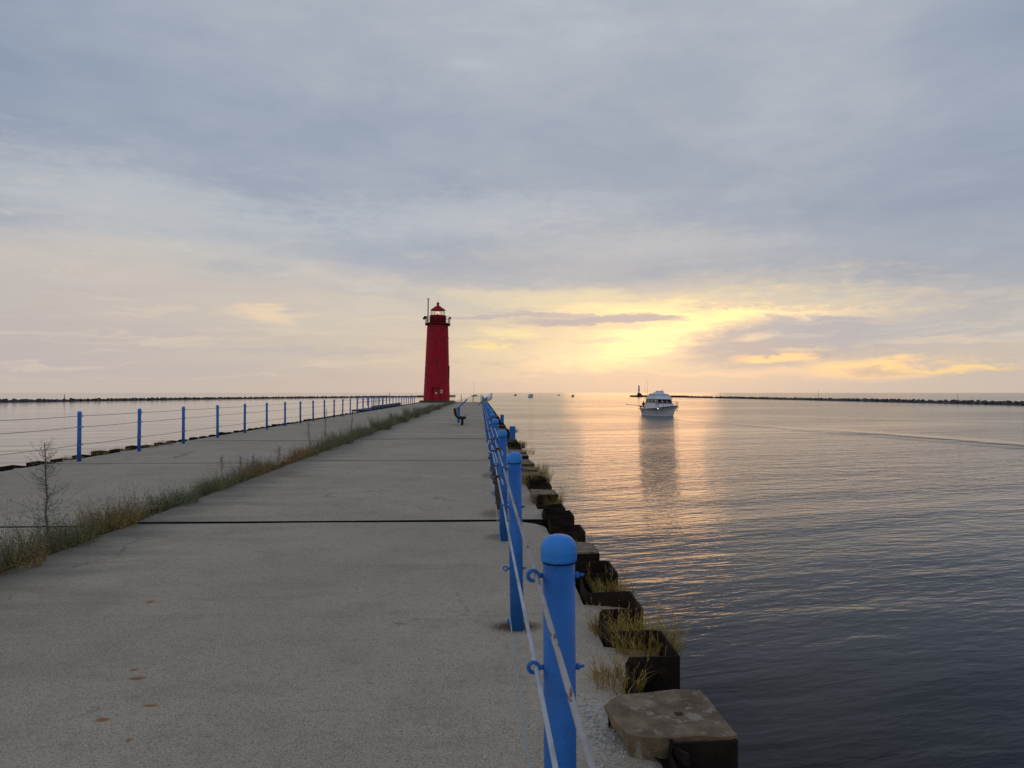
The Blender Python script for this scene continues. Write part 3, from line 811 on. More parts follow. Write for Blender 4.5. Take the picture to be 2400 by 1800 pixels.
mb.torus((0, 0, 14.60), 1.1, .05, 'z', 24, 6); mb.build('top_ring', 'red_dark', lan)
for i in range(12):
    a = 2 * math.pi * i / 12; mb = MB(); mb.tube([(1.1 * math.cos(a), 1.1 * math.sin(a), 13.76), (1.1 * math.cos(a), 1.1 * math.sin(a), 14.64)], .022, 6); mb.build('glazing_bar', 'red_dark', lan)
mb = MB(); mb.lathe([(.12, 13.76), (.12, 13.98), (.10, 14.0)], 10); mb.build('lamp_stand', 'red_dark', lan)
mb = MB(); mb.lathe([(.05, 13.99), (.17, 14.05), (.2, 14.2), (.17, 14.36), (.05, 14.43)], 12); mb.build('lamp', 'lamp', lan)
mb = MB(); mb.lathe([(1.20, 14.58), (1.22, 14.64), (.75, 14.98), (.30, 15.30), (.13, 15.42)], 12, smooth=False); rf = mb.build('roof', 'red', lh)
mb = MB(); mb.lathe([(.10, 15.35), (.11, 15.42), (.2, 15.50), (.235, 15.63), (.2, 15.77), (.1, 15.86), (.0, 15.88)], 14); mb.tube([(0, 0, 15.85), (0, 0, 16.6)], .016, 5); mb.build('ball_finial', 'red_dark', rf)
mb = MB(); mb.tube([(-1.5, -.75, 12.0), (-1.5, -.75, 16.25)], .085, 8); mb.tube([(-1.5, -.75, 16.22), (-1.5, -.75, 16.34)], .15, 8); mb.tube([(-1.5, -.75, 12.1), (-1.0, -.5, 11.6)], .08, 6); mb.build('stack_pipe', 'red_dark', lh)
mb = MB(); mb.box((-1.98, -.1, 13.45), (.36, .4, .36)); mb.tube([(-2.0, -.1, 13.4), (-2.2, -.3, 13.2)], [.14, .22], 8); mb.build('fog_signal', 'black', lh)
mb = MB(); mb.box((2.0, -.35, 13.35), (.25, .3, .35)); mb.build('equipment_box', 'steel', lh)
# things fixed on the wall facing the camera
d = Vector((0 - LX, -LY, 0)).normalized(); sd = Vector((-d.y, d.x, 0)) * 1
if sd.x < 0: sd = -sd
def wallpt(u, z, off=0.0):
    r = 2.10 - .43 * (z - z0) / (z1 - z0) + off; return sd * u + d * math.sqrt(max(.01, r * r - u * u)) + Vector((0, 0, z))
ra = math.atan2(d.y, d.x) + math.pi / 2
def wallbox(name, u, z, w, h, t, m, parent=lh):
    a = math.asin(u / 1.9); rr = Matrix.Rotation(ra + a, 3, 'Z'); mb = MB(); mb.box(wallpt(u, z, t / 2 + .01), (w, t, h), 0, rr); return mb.build(name, m, parent)
dr = wallbox('door', -.10, 1.22, 1.05, 1.98, .07, 'red')
mb = MB(); mb.box(wallpt(-.1, 2.32, .1), (1.35, .2, .12), 0, Matrix.Rotation(ra, 3, 'Z'))
for u in (-.72, .5): mb.box(wallpt(u, 1.2, .04), (.07, .12, 2.1), 0, Matrix.Rotation(ra + math.asin(u / 1.9), 3, 'Z'))
mb.build('door_frame', 'red_dark', dr)
wallbox('notice', -.09, 1.47, .30, .22, .04, 'white_board', dr).location = d * .055
nb = wallbox('notice_board', .66, 1.72, .46, .54, .04, 'white_board')
wallbox('printed_text', .66, 1.72, .26, .30, .02, 'print', nb).location = d * .03
wn = wallbox('window', -.02, 6.45, .34, .46, .06, 'red_dark'); wallbox('pane', -.02, 6.47, .2, .28, .03, 'glassdark', wn).location = d * .05
mb = MB(); mb.box((1.80, -.1, 4.75), (.34, .85, 2.15)); mb.build('side_window_hood', 'red_dark', lh)
mb = MB(); mb.box((1.70, -.3, 10.2), (.2, .2, .16)); mb.build('side_lamp', 'black', lh)

# posts at the pier's end
for x in (-9.05, -3.2, -1.27, .02):
    mb = MB(); mb.tube([(x, 121.0, -.05), (x, 121.0, 1.14)], .055, 8); mb.lathe([(.07, -.02), (.07, .02)], 8, (x, 121.0, 0))
    tag(mb.build('end_post', 'brown'), {-9.05: 'thin brown post left of the lighthouse at the pier end', -3.2: 'thin brown post at the pier end, leftmost of three right of the lighthouse', -1.27: 'thin brown post at the pier end, in front of the anchored sailboat', .02: 'thin brown post at the pier end, beside the far end of the blue railing'}[x], 'post', 'brown posts at the pier end')

# blue landing bolted on the left edge near the far end
b = empty('side_landing', (0, 0, 0)); tag(b, 'dark blue steel landing with its own railing outside the far left railing', 'landing')
mb = MB(); mb.box((-10.7, 80, -.10), (1.8, 26, .14)); mb.build('deck_frame', 'blue_dark', b)
mb = MB(); mb.box((-9.82, 79, .16), (.06, 24, .34)); mb.build('bulwark', 'blue_dark', b)
for k in range(9):
    mb = MB(); mb.tube([(-11.4, 69 + k * 3.0, .2), (-11.4, 69 + k * 3.0, 1.2)], .045, 8); mb.build('post', 'blue', b)
mb = MB()
for z in (.65, 1.15): mb.tube([(-11.4, 69, z), (-11.4, 93, z)], .02, 6)
mb.build('handrail', 'blue_dark', b)


# ------------------------------------------------------------------ weeds in the planted joint
WM = ['leaf', 'leaf2', 'straw', 'olive', 'rusty', 'darkleaf', 'stick']
def sprig(mb, p, h, lean, nl, ll, lw, mi, stem=.002):
    p = Vector(p); d = Vector((lean[0], lean[1], 1)).normalized()
    e = p + d * h; mid = p + d * h * .5 + Vector((jit(.02), jit(.02), 0)) * h
    mb.blade(p, d, h, stem * 2, .05, 6)
    for i in range(nl):
        t = .12 + .88 * i / nl; q = p.lerp(e, t); a = random.uniform(0, 6.283); ld = Vector((math.cos(a), math.sin(a), random.uniform(.2, 1.1)))
        s = (1.15 - t * .7) * random.uniform(.6, 1.3); mb.leaf(q, ld, ll * s, lw * s, mi)
mb = MB(); rw = random.Random(11); random.seed(21)
y = 2.0
hn = lambda y: (math.sin(y * 1.7) + math.sin(y * .73 + 1) + math.sin(y * 3.1 + 2)) / 3
while y < 116:
    nearf = 1 if y < 14 else (.62 if y < 30 else (.36 if y < 60 else .24))
    sc = 1 if y < 14 else (1.5 if y < 30 else (2.3 if y < 60 else 3.4))
    step = .02 / nearf
    t = hn(y * 1.35); dens = max(.12, .62 + .85 * t)
    hmul = (1.65 if y < 9 else 1.45 if y < 17 else 1.6) * (1 + .45 * hn(y * .6 + 4))
    zone = math.sin(y * .9) + math.sin(y * .37 + 2) + jit(.5)
    for _ in range(int(7 * dens + random.random())):
        x = random.gauss(-4.2, .10 if y < 17 else .15); yy = y + jit(step)
        r = random.random(); h = random.uniform(.05, .20) * hmul * (1.2 if y > 20 else 1)
        if r < .45:
            mi = ((3 if zone > .1 else 0) if zone < .75 else 4) if random.random() < .6 else random.choice((2, 4, 2, 1))
            if y > 26: mi = random.choice((0, 1, 1, 3, 0))
            for k in range(3): mb.blade((x + jit(.03), yy + jit(.03), -.08), (jit(.5), jit(.5), 1), h * random.uniform(.8, 1.5) + .05, .0045 * sc, random.uniform(.0, .5), mi)
        else:
            mi = 1 if y > 24 else (random.choice((0, 1)) if zone < .2 else random.choice((3, 3, 4, 2)))
            if random.random() < .07: mi = 4 if y < 30 else 5
            sprig(mb, (x, yy, -.08), h * random.uniform(1.0, 1.9) + .06, (jit(.55), jit(.4)), 9 if y < 14 else 8, .036 * sc ** .6, .010 * sc ** .9, mi, .0015 * sc)
    y += step
tag(mb.build('weeds', WM), 'strip of low weeds and dry grass growing in the long joint between the slabs', kind='stuff')


def tall_weed(p, h, spread, label, mi=1, nbr=44, sc=1.0, lean=(0, 0), parts=True):
    root = empty('tall_weed', p); tag(root, label, 'weed', 'tall weeds standing above the planted joint')
    s, l = MB(), MB(); pts = [Vector((lean[0] * t * h + jit(.008), lean[1] * t * h + jit(.008), t * h)) for t in [i / 8 for i in range(9)]]
    s.tube(pts, [max(.002, (.013 - .010 * i / 8) * sc * (h / 1.04)) for i in range(9)], 6)
    for i in range(nbr):
        t = .10 + .88 * i / nbr; q = pts[min(7, int(t * 8))].lerp(pts[min(8, int(t * 8) + 1)], t * 8 % 1)
        a = random.uniform(0, 6.283); w = spread * (1.1 - .8 * abs(t - .3)) * random.uniform(.3, 1.05)
        if t > .82: w *= .75
        up = .25 + t * .55; d = Vector((math.cos(a), math.sin(a), up)).normalized()
        e = q + d * w; bpts = [q, q.lerp(e, .5) + Vector((jit(.12), jit(.12), -.12)) * w, e]
        s.tube(bpts, [.0022 * sc, .0016 * sc, .0009 * sc], 4)
        for k in range(int(16 * (w / .2) + 4)):
            u = random.uniform(.15, 1.05); c = q.lerp(e, u) + Vector((jit(.03), jit(.03), jit(.03))); dd = Vector((jit(1), jit(1), random.uniform(-.3, 1)))
            l.leaf(c, dd, random.uniform(.008, .026) * sc, random.uniform(.003, .007) * sc, 0 if random.random() < .8 else 1)
    for k in range(int(60 * h)):
        t = random.uniform(.15, 1); c = pts[min(7, int(t * 8))]; l.leaf(c + Vector((jit(.015), jit(.015), jit(.06))), Vector((jit(1), jit(1), random.uniform(-.2, 1))), .03 * sc, .010 * sc, 0)
    s.build('stem', 'stick', root); l.build('foliage', ['darkleaf' if mi == 5 else WM[mi], 'leaf2'], root)
    return root
random.seed(5)
tall_weed(P(110, 1299), 1.04, .34, 'tallest dark branching weed stalk at the left of the picture', 5, 84, 1.0, (-.05, .05))
tw = [((520, 1105), .32, .10, 'small upright weed over the middle of the planted joint, left of a thin pair', 0), ((565, 1105), .30, .05, 'thin straight weed stalk in the middle of the planted joint', 1), ((590, 1102), .33, .05, 'thin weed stalk just right of another in the middle of the planted joint', 1),
      ((652, 1082), .34, .16, 'leaning bushy weed beside the dip before the rusty brown clump', 0), ((727, 1046), .80, .16, 'bent bare weed stalk above the rusty brown clump', 5), ((761, 1026), 1.02, .14, 'tall thin pale weed stalk in front of the left railing posts', 1),
      ((822, 1022), .95, .12, 'tall thin dark weed stalk right of the green bush', 5)]
for px, h, s_, lb, mi in tw: tall_weed(P(*px), h, s_, lb, mi, 24, 1.15, (jit(.12), jit(.1)))
# bushier weeds farther along the joint
def bush(p, h, w, label, n, sc, mi=(0, 1, 1)):
    mb = MB()
    n = int(n * 1.4); h *= 1.25
    for _ in range(n):
        a = random.uniform(0, 6.283); r = w * math.sqrt(random.random()) * .45
        sprig(mb, (r * math.cos(a), r * math.sin(a) * 1.6, -.05), h * random.uniform(.45, 1.05) * (1 - .5 * r / w), (math.cos(a) * .45 + jit(.15), math.sin(a) * .3 + jit(.15)), 13, .045 * sc, .011 * sc, random.choice(mi), .002 * sc)
    o = mb.build('weed_bush', WM, loc=p); tag(o, label, 'weed bush', 'bushy weeds in the planted joint'); return o
bush(P(255, 1235), .40, .5, 'yellow brown weed clump by the nearest slab joint', 150, .85, (3, 3, 4, 2))
bush(P(180, 1272), .30, .4, 'low dark green weed clump right of the tall branching stalk', 90, .8, (0, 0, 3))
bush(P(405, 1182), .30, .6, 'spreading green weed clump just beyond the nearest slab joint', 130, .9, (0, 0, 1))
bush(P(500, 1148), .26, .5, 'low yellow green weed clump between the green clump and the upright weeds', 90, .9, (3, 1, 0))
bush(P(20, 1330), .36, .5, 'rusty weed clump in the bottom left corner of the planted joint', 120, .8, (4, 3, 0, 2))
bush(P(620, 1100), .28, .6, 'dull green weed clump among the thin upright stalks', 110, 1.0, (1, 0, 5))
bush(P(715, 1068), .34, .55, 'rusty brown weed clump in the planted joint', 80, 1.2, (4, 4, 2, 3))
bush(P(800, 1040), .52, .75, 'rounded grey green weed bush right after the rusty brown clump', 120, 1.4)
bush(P(850, 1020), .40, .7, 'lower grey green weed bush between two larger ones', 90, 1.5)
bush(P(893, 1007), .72, .8, 'largest grey green weed bush halfway to the lighthouse', 130, 1.8)
bush(P(935, 990), .68, .9, 'grey green weed bush next to the largest one on its lighthouse side', 110, 2.0)
bush(P(965, 979), .85, .9, 'tallest feathery weed bush below the left end of the railing', 110, 2.3)
bush(P(990, 970), .70, 1.0, 'feathery weed bush close before the lighthouse', 100, 2.6)
bush(P(1018, 960), .62, 1.1, 'last pale weed bush at the foot of the lighthouse', 90, 3.0)

# grass tufts on the right edge
def tuft(p, h, w, n, label, mi=(2, 2, 3, 3), heads=True, grp='grass tufts along the channel edge', bw=.0035):
    mb = MB()
    for _ in range(int(n * 1.6)):
        a = random.uniform(0, 6.283); r = w * 1.2 * math.sqrt(random.random()) * .5
        q = Vector((r * math.cos(a), r * math.sin(a) * 1.3, -.06)); d = Vector((math.cos(a) * .2 + jit(.32), math.sin(a) * .2 + jit(.32), 1))
        L = h * .76 * random.uniform(.45, 1.1) + .04; m = random.choice(mi); mb.blade(q, d, L, bw * random.uniform(.7, 1.4), random.uniform(.0, .5), m)
        if heads and random.random() < .12:
            e = q + d.normalized() * L * 1.1; mb.blade(q, d, L * 1.1, bw * .5, 0.02, 2)
            for k in range(6): mb.leaf(e - d.normalized() * k * .012, Vector((jit(.8), jit(.8), 1)), .022, .005, 2)
    o = mb.build('grass_tuft', WM, loc=p); return tag(o, label, 'grass tuft', grp)
random.seed(9)
T = [((1448, 1600), .24, .20, 150, 'straw tuft leaning on the sheet piling just behind the broken block', (2, 2, 3, 4)), ((1535, 1520), .30, .30, 330, 'largest olive grass tuft above the empty black recess near the block', (3, 3, 2)), ((1425, 1480), .22, .18, 130, 'dry tuft on the deck side of the second recess', (2, 4, 2, 3)),
     ((1475, 1500), .2, .18, 130, 'tangled dry tuft in the middle of the second recess', (2, 4, 3)), ((1475, 1395), .26, .22, 200, 'olive tuft on the outer corner of the third recess', (3, 3, 2)), ((1418, 1300), .22, .14, 60, 'thin seed headed tuft on the outer edge beside the tan raised fill', (2, 3)),
     ((1310, 1180), .30, .22, 160, 'olive tuft on the outer edge below the row of filled pans', (3, 2, 3)), ((1240, 1135), .28, .4, 260, 'wide yellow green tuft between the second post and the row of pans', (3, 3, 2, 4)), ((1275, 1125), .34, .4, 260, 'tall green grass clump on the outer edge beyond the row of pans', (0, 3, 3)),
     ((1255, 1105), .30, .5, 260, 'grass clump on the outer edge one step farther than the tall green one', (0, 3, 2)), ((1210, 1060), .24, .8, 220, 'yellow grass clump at the foot of the nearer square blue post', (3, 3, 2)), ((1222, 1045), .35, .5, 160, 'upright grass beside the nearer square blue post on the water side', (0, 3)),
     ((1193, 1010), .25, .9, 140, 'small green grass clump between the two square blue posts', (0, 3))]
for px, h, w, n, lb, mi in T:
    p = P(*px, .0); p.x = min(p.x, .98); tuft(p, h, w, n, lb, mi, bw=.0045 if p.y < 8 else .0055 if p.y < 20 else .010)
for i, (px, h) in enumerate([((233, 1063), .22), ((282, 1052), .12), ((352, 1046), .16), ((385, 1040), .22), ((800, 975), .3), ((690, 993), .2), ((738, 984), .2), ((171, 1073), .14)]):
    p = P(*px, .0); p.x = max(p.x, -9.68)
    tuft(p, h, .35, 60, ['dark dry tuft just right of the nearest left railing post', 'small tuft left of the second left railing post', 'low tuft between the second and third left railing posts', 'rounded dark tuft before the third left railing post', 'reddish tuft on the far left edge', 'small tuft on the left edge near the seventh left railing post', 'small tuft on the left edge near the ninth left railing post', 'wispy tuft left of the nearest left railing post'][i],
         (5, 2, 4), grp='grass tufts along the left edge', bw=.008)

# pebbles and chips near the block
mb = MB(); random.seed(3)
c0, c1 = P(1375, 1640), P(1470, 1790)
for _ in range(260):
    q = c0.lerp(c1, random.random()) + Vector((random.gauss(-.03, .05), random.gauss(0, .05), 0)); s_ = random.uniform(.002, .007)
    if q.x > .72: continue
    mb.ico((q.x, q.y, s_ * .4), (s_, s_, s_ * .7), .3)
for _ in range(500):
    q = Vector((random.uniform(-3.5, .6), random.uniform(1.6, 9), 0)); s_ = random.uniform(.0015, .005); mb.ico((q.x, q.y, s_ * .3), (s_, s_, s_ * .6), .3)
tag(mb.build('gravel', mat('pale_gravel', (.5, .48, .45), .9, var=.4, vs=40)), 'pale concrete crumbs scattered on the deck', kind='stuff')


# ------------------------------------------------------------------ breakwaters
def breakwater(pts, top, label, sz=1.0, step=.5):
    mb = MB()
    for (a, b_) in zip(pts[:-1], pts[1:]):
        L = (b_ - a).length; d = (b_ - a).normalized(); s_ = Vector((-d.y, d.x, 0)); n = int(L / step)
        for i in range(n):
            for r in range(2):
                q = a + d * (L * (i + random.random()) / n) + s_ * random.uniform(-1.6, 1.6)
                k = random.uniform(.35, .8) * sz; z = WATER - .2 + random.random() * (top - .35)
                mb.ico((q.x, q.y, z), (k * 1.0, k * .9, k * random.uniform(.5, .75)), .22)
    for (a, b_) in zip(pts[:-1], pts[1:]):
        d = (b_ - a).normalized(); s_ = Vector((-d.y, d.x, 0)); m = (a + b_) / 2
        mb.box((m.x, m.y, WATER + top * .25 - .6), ((b_ - a).length, 2.6, top * .5 + 1.2), 0, Matrix.Rotation(math.atan2(d.y, d.x), 3, 'Z'))
    return tag(mb.build('breakwater', 'rock'), label, 'breakwater')
random.seed(4)
bwl = breakwater([P(-260, 949, WATER), P(0, 942.5, WATER), P(400, 937, WATER), P(700, 933, WATER), P(985, 930.3, WATER)], 1.45, 'long low breakwater of grey boulders beyond the left railing')
mb = MB(); a, b_ = P(985, 930.3, WATER), P(1061, 929.2, WATER); m_ = (a + b_) / 2
mb.box((m_.x, m_.y, WATER + .3), ((a - b_).length + 2, 5, 1.8), 0, Matrix.Rotation(math.atan2(b_.y - a.y, b_.x - a.x), 3, 'Z'))
mb.box((m_.x, m_.y, WATER + 1.22), ((a - b_).length + 2.4, 5.4, .12), 0, Matrix.Rotation(math.atan2(b_.y - a.y, b_.x - a.x), 3, 'Z'))
tag(mb.build('end_platform', 'rock', bwl), 'flat dark concrete end platform')
pr = [P(1600, 931.8, WATER), P(1720, 934, WATER), P(1874, 937.3, WATER), P(2091, 942.3, WATER), P(2308, 947.6, WATER), P(2430, 950.5, WATER), P(2640, 956, WATER)]
bwr = breakwater(pr, 1.5, 'dark boulder breakwater stretching across the right side of the lake')
mb = MB(); a, b_ = P(1484, 930.3, WATER), P(1602, 931.6, WATER); m_ = (a + b_) / 2; rz = math.atan2(b_.y - a.y, b_.x - a.x)
mb.box((m_.x, m_.y, WATER + .45), ((a - b_).length, 6, 1.7), 0, Matrix.Rotation(rz, 3, 'Z')); mb.box((m_.x, m_.y, WATER + 1.36), ((a - b_).length + .6, 6.5, .14), 0, Matrix.Rotation(rz, 3, 'Z'))
tag(mb.build('end_platform', mat('dark_timber', (.05, .03, .028), .9, var=.4, vs=1), bwr), 'flat dark platform at the outer end')
t0 = P(1497.5, 930.5, WATER); Dm = t0.length / FPX      # metres per photo pixel at that distance
lt = empty('light_tower', (t0.x, t0.y, WATER + 1.43)); tag(lt, 'small white light tower with a green band on the end of the right breakwater', 'light tower')
mb = MB(); pz = 5.0 * Dm; mb.add([(-3 * Dm, -2, 0), (7 * Dm, -2, 0), (3.2 * Dm, -2, pz), (-3 * Dm, -2, pz), (-3 * Dm, 2, 0), (7 * Dm, 2, 0), (3.2 * Dm, 2, pz), (-3 * Dm, 2, pz)], [(0, 1, 2, 3), (5, 4, 7, 6), (1, 5, 6, 2), (4, 0, 3, 7), (3, 2, 6, 7)]); mb.build('plinth', mat('dark_plinth', (.06, .055, .055), .9), lt)
tz = pz; th_ = 15.2 * Dm; rr = 1.85 * Dm
mb = MB(); mb.lathe([(rr, tz), (rr * .98, tz + th_ * .34)], 16); mb.lathe([(rr * .95, tz + th_ * .62), (rr * .93, tz + th_)], 16); mb.build('tower', 'white', lt)
mb = MB(); mb.lathe([(rr * .985, tz + th_ * .34), (rr * .955, tz + th_ * .62)], 16); mb.build('green_band', 'green_band', lt)
mb = MB(); mb.lathe([(rr * 1.1, tz + th_), (rr * 1.1, tz + th_ + .25)], 12); mb.lathe([(rr * .6, tz + th_ + .25), (rr * .6, tz + th_ + .9), (0, tz + th_ + 1.1)], 12); mb.build('beacon', 'black', lt)
for px, y0, y1, lb in [(1688, 928, 917, 'thin marker pole on the right breakwater, nearest the motor yacht'), (1918, 935, 917, 'thin marker pole in the middle of the right breakwater'), (2245, 943, 926, 'thin marker pole toward the right end of the breakwater')]:
    q = P(px, y0 + 6, WATER); hh = (y0 - y1 + 6) * q.length / FPX
    mb = MB(); mb.tube([(q.x, q.y, WATER), (q.x, q.y, WATER + hh)], .05, 6); tag(mb.build('marker_pole', 'steel'), lb, 'marker pole', 'marker poles on the right breakwater')
for px, py, hpx, lb in [(913, 931.5, 14, 'thin navigation mast beyond the left breakwater above the far railing posts'), (151, 938, 12, 'tiny dark navigation mark beyond the left breakwater at the picture left'), (964, 931, 8, 'short dark navigation mark near the end of the left breakwater')]:
    q = P(px, py, WATER); k = q.length / FPX
    mb = MB(); mb.tube([(q.x, q.y, WATER), (q.x, q.y, WATER + hpx * k)], .12, 6); mb.box((q.x, q.y, WATER + hpx * k * .45), (1.2 * k, .3, 3 * k)); tag(mb.build('navigation_mark', 'black'), lb, 'navigation mark')


# ------------------------------------------------------------------ boats
def hull_mesh(L, B, zs, zb, rake=.09, fl=.72, keel=-.45, n=14):
    """bow toward +y, waterline z=0; zs/zb sheer height at stern / bow"""
    mb = MB(); rings = []
    for i in range(n + 1):
        t = i / n; w = (1 - max(0, (t - .35) / .65) ** 2.4); w = max(w, .0)
        stw = .86 + .14 * min(1, t / .35)
        bd = B / 2 * w * stw + .015; z = zs + (zb - zs) * t ** 2.2
        yd = -L / 2 + L * t; yc = -L / 2 + L * (1 - rake) * t; yk = -L / 2 + L * (1 - rake * 1.5) * t
        wc = (1 - max(0, (t - .25) / .75) ** 1.9); bc = B / 2 * fl * stw * max(wc, 0) + .01
        zc = .12 + .35 * max(0, t - .6)
        bm_ = bd * .5 + bc * .5 - (.10 * B / 2) * max(0, t - .4); bm_ = max(bm_, .012)
        rings.append([(0, yk, keel + .35 * max(0, t - .7)), (bc, yc, zc - .2), (bc + .02, yc, zc), (bm_, (yc + yd) / 2, (zc + z) / 2), (bd, yd, z - .10), (bd + .04, yd, z - .09), (bd + .04, yd, z - .02), (bd, yd, z)])
    k = len(rings[0]); vs = []
    for r in rings:
        for p in r: vs.append(p)
        for p in r[1:]: vs.append((-p[0], p[1], p[2]))
    m = 2 * k - 1; fs = []
    idx = lambda i, j, s_: i * m + (j if (s_ > 0 or j == 0) else k + j - 1)
    for i in range(n):
        for j in range(k - 1):
            fs.append((idx(i, j, 1), idx(i + 1, j, 1), idx(i + 1, j + 1, 1), idx(i, j + 1, 1)))
            fs.append((idx(i, j, -1), idx(i, j + 1, -1), idx(i + 1, j + 1, -1), idx(i + 1, j, -1)))
        fs.append((idx(i, k - 1, 1), idx(i + 1, k - 1, 1), idx(i + 1, k - 1, -1), idx(i, k - 1, -1)))
    fs.append(tuple([idx(0, j, 1) for j in range(k)] + [idx(0, j, -1) for j in range(k - 1, 0, -1)]))
    mb.add(vs, fs, 0, False); return mb


def frustum(mb, y0, y1, w0, w1, z0_, z1_, fy=.0, ry=.0, inw=.0, mi=0):
    """box between y0 (back) and y1 (front), half widths back/front, top drawn in by fy (front), ry (rear), inw (sides)"""
    a = [(-w0, y0, z0_), (w0, y0, z0_), (w1, y1, z0_), (-w1, y1, z0_)]
    b2 = [(-w0 + inw, y0 + ry, z1_), (w0 - inw, y0 + ry, z1_), (w1 - inw, y1 - fy, z1_), (-w1 + inw, y1 - fy, z1_)]
    mb.add(a + b2, [(3, 2, 1, 0), (4, 5, 6, 7), (0, 1, 5, 4), (1, 2, 6, 5), (2, 3, 7, 6), (3, 0, 4, 7)], mi)


bp = P(1557, 974.5, WATER)
by = empty('motor_yacht', (bp.x, bp.y + 1.5, WATER), (R(0), R(-1.2), R(190.5))); tag(by, 'white flybridge motor yacht coming toward the pier across the golden reflection', 'motor yacht')
hm = hull_mesh(10.2, 3.6, 1.05, 1.62, .10, .78)
M['hull'] = mat('white_hull', (.80, .82, .84), .3, var=.06, vs=1.2)
hl = hm.build('hull', 'hull', by)
mb = MB()
for s_ in (-1, 1):
    mb.tube([(s_ * 1.81, -5.0, .93), (s_ * 1.86, -1.5, .965), (s_ * 1.80, .5, 1.03), (s_ * 1.52, 2.4, 1.22), (s_ * .95, 3.9, 1.41), (s_ * .05, 5.14, 1.57)], .045, 6)
mb.build('rub_rail', 'glassdark', hl)
for s_ in (-1, 1):
    for yy, xx in ((1.0, 1.66), (1.9, 1.5), (2.8, 1.18)): mb = MB(); mb.tube([(s_ * xx, yy, .88), (s_ * (xx + .06), yy, .9)], .10, 8); mb.build('porthole', 'glassdark', hl)
mb = MB(); frustum(mb, -.8, 3.7, 1.45, .55, 1.12, 1.86, .5, 0, .12); frustum(mb, -3.2, .4, 1.5, 1.42, 1.0, 1.92, 0, 0, .03); tk = mb.build('trunk_cabin', 'white', by)
cb = MB(); frustum(cb, -3.1, 1.1, 1.40, 1.22, 1.92, 2.52, .55, .1, .10); cb = cb.build('saloon', 'glassdark', by)
for s_ in (-1, 1):
    for yy in (-3.05, -1.9, -.7, .45):
        mb = MB(); mb.tube([(s_ * 1.405, yy, 1.90), (s_ * 1.315, yy + .02, 2.54)], .05, 5); mb.build('window_post', 'white', cb)
for xx in (-1.2, -.42, .42, 1.2): mb = MB(); mb.tube([(xx, 1.10, 1.90), (xx * .93, .57, 2.54)], .05, 5); mb.build('window_post', 'white', cb)
mb = MB(); mb.box((.35, .9, 2.12), (.5, .04, .3)); mb.box((-.5, .95, 2.08), (.35, .04, .2)); mb.build('curtain', mat('tan_curtain', (.35, .22, .14), .8), cb)
mb = MB(); frustum(mb, -3.3, .95, 1.5, 1.32, 2.52, 2.66, .1, 0, .02); frustum(mb, -2.6, .55, 1.42, 1.30, 2.66, 2.98, .12, 0, .03); fb = mb.build('flybridge', 'white', by)
mb = MB(); frustum(mb, -2.4, .40, 1.32, 1.22, 2.98, 3.34, .5, .05, .13); mb.build('windscreen_cover', mat('pale_blue_canvas', (.48, .56, .60), .6), fb)
mb = MB(); frustum(mb, -2.4, -.3, 1.1, 1.05, 3.34, 3.42, .1, .1, .05); frustum(mb, -1.9, -.5, .72, .66, 3.42, 3.62, .2, .1, .1); mb.build('hardtop', 'white', fb)
mb = MB(); mb.box((.38, -1.0, 3.72), (.42, .35, .20)); mb.build('searchlight', 'white', fb)
mb = MB(); mb.lathe([(.26, 3.62), (.28, 3.74), (.24, 3.86), (.0, 3.90)], 12, (-.42, -1.1, 0)); mb.build('radar_dome', 'white', fb)
mb = MB(); mb.box((.0, -.98, 3.69), (.12, .12, .14)); mb.build('horn', 'black', fb)
for (xx, yy, h_) in ((1.25, -2.6, 3.0), (1.35, -3.1, 2.0), (-1.3, -2.8, 1.1)):
    mb = MB(); mb.tube([(xx, yy, 2.6), (xx * 1.12, yy - .25, 2.6 + h_)], [.022, .012], 5); mb.build('antenna', 'steel', by)
mb = MB()
for s_ in (-1, 1):
    pts = [(s_ * 1.45, 1.6, 1.2), (s_ * 1.35, 1.9, 1.9), (s_ * 1.12, 3.0, 2.05), (s_ * .6, 4.3, 2.2), (0, 5.1, 2.3)]
    mb.tube(pts, .025, 5)
    for q, zz in ((pts[2], 1.28), (pts[3], 1.48)): mb.tube([q, (q[0], q[1], zz)], .02, 5)
    mb.tube([(s_ * 1.25, 2.4, 1.55), (s_ * .62, 4.3, 1.85), (0, 5.05, 1.95)], .015, 4)
mb.tube([(0, 5.1, 2.3), (0, 5.0, 1.6)], .02, 5)
mb.build('bow_rail', 'steel', by)
mb = MB(); frustum(mb, -5.0, -3.2, 1.52, 1.6, .6, 1.08, 0, 0, -.05); mb.build('cockpit', 'white', by)
mb = MB(); mb.tube([(1.7, -4.3, 1.05), (1.7, -4.3, 1.32)], .10, 6); mb.box((1.7, -4.3, 1.34), (.35, .5, .2)); mb.tube([(1.75, -4.3, 1.38), (3.9, -4.5, 1.58)], [.035, .02], 5); mb.tube([(3.85, -4.5, 1.58), (4.0, -4.5, 1.58)], .07, 6); mb.build('downrigger', 'black', by)
# navigation light
mb = MB(); mb.tube([(1.58, 2.05, 1.08), (1.66, 2.05, 1.08)], .05, 6); mb.build('side_light', emit('green_white_light', (.8, 1, .9), 3.0), by)


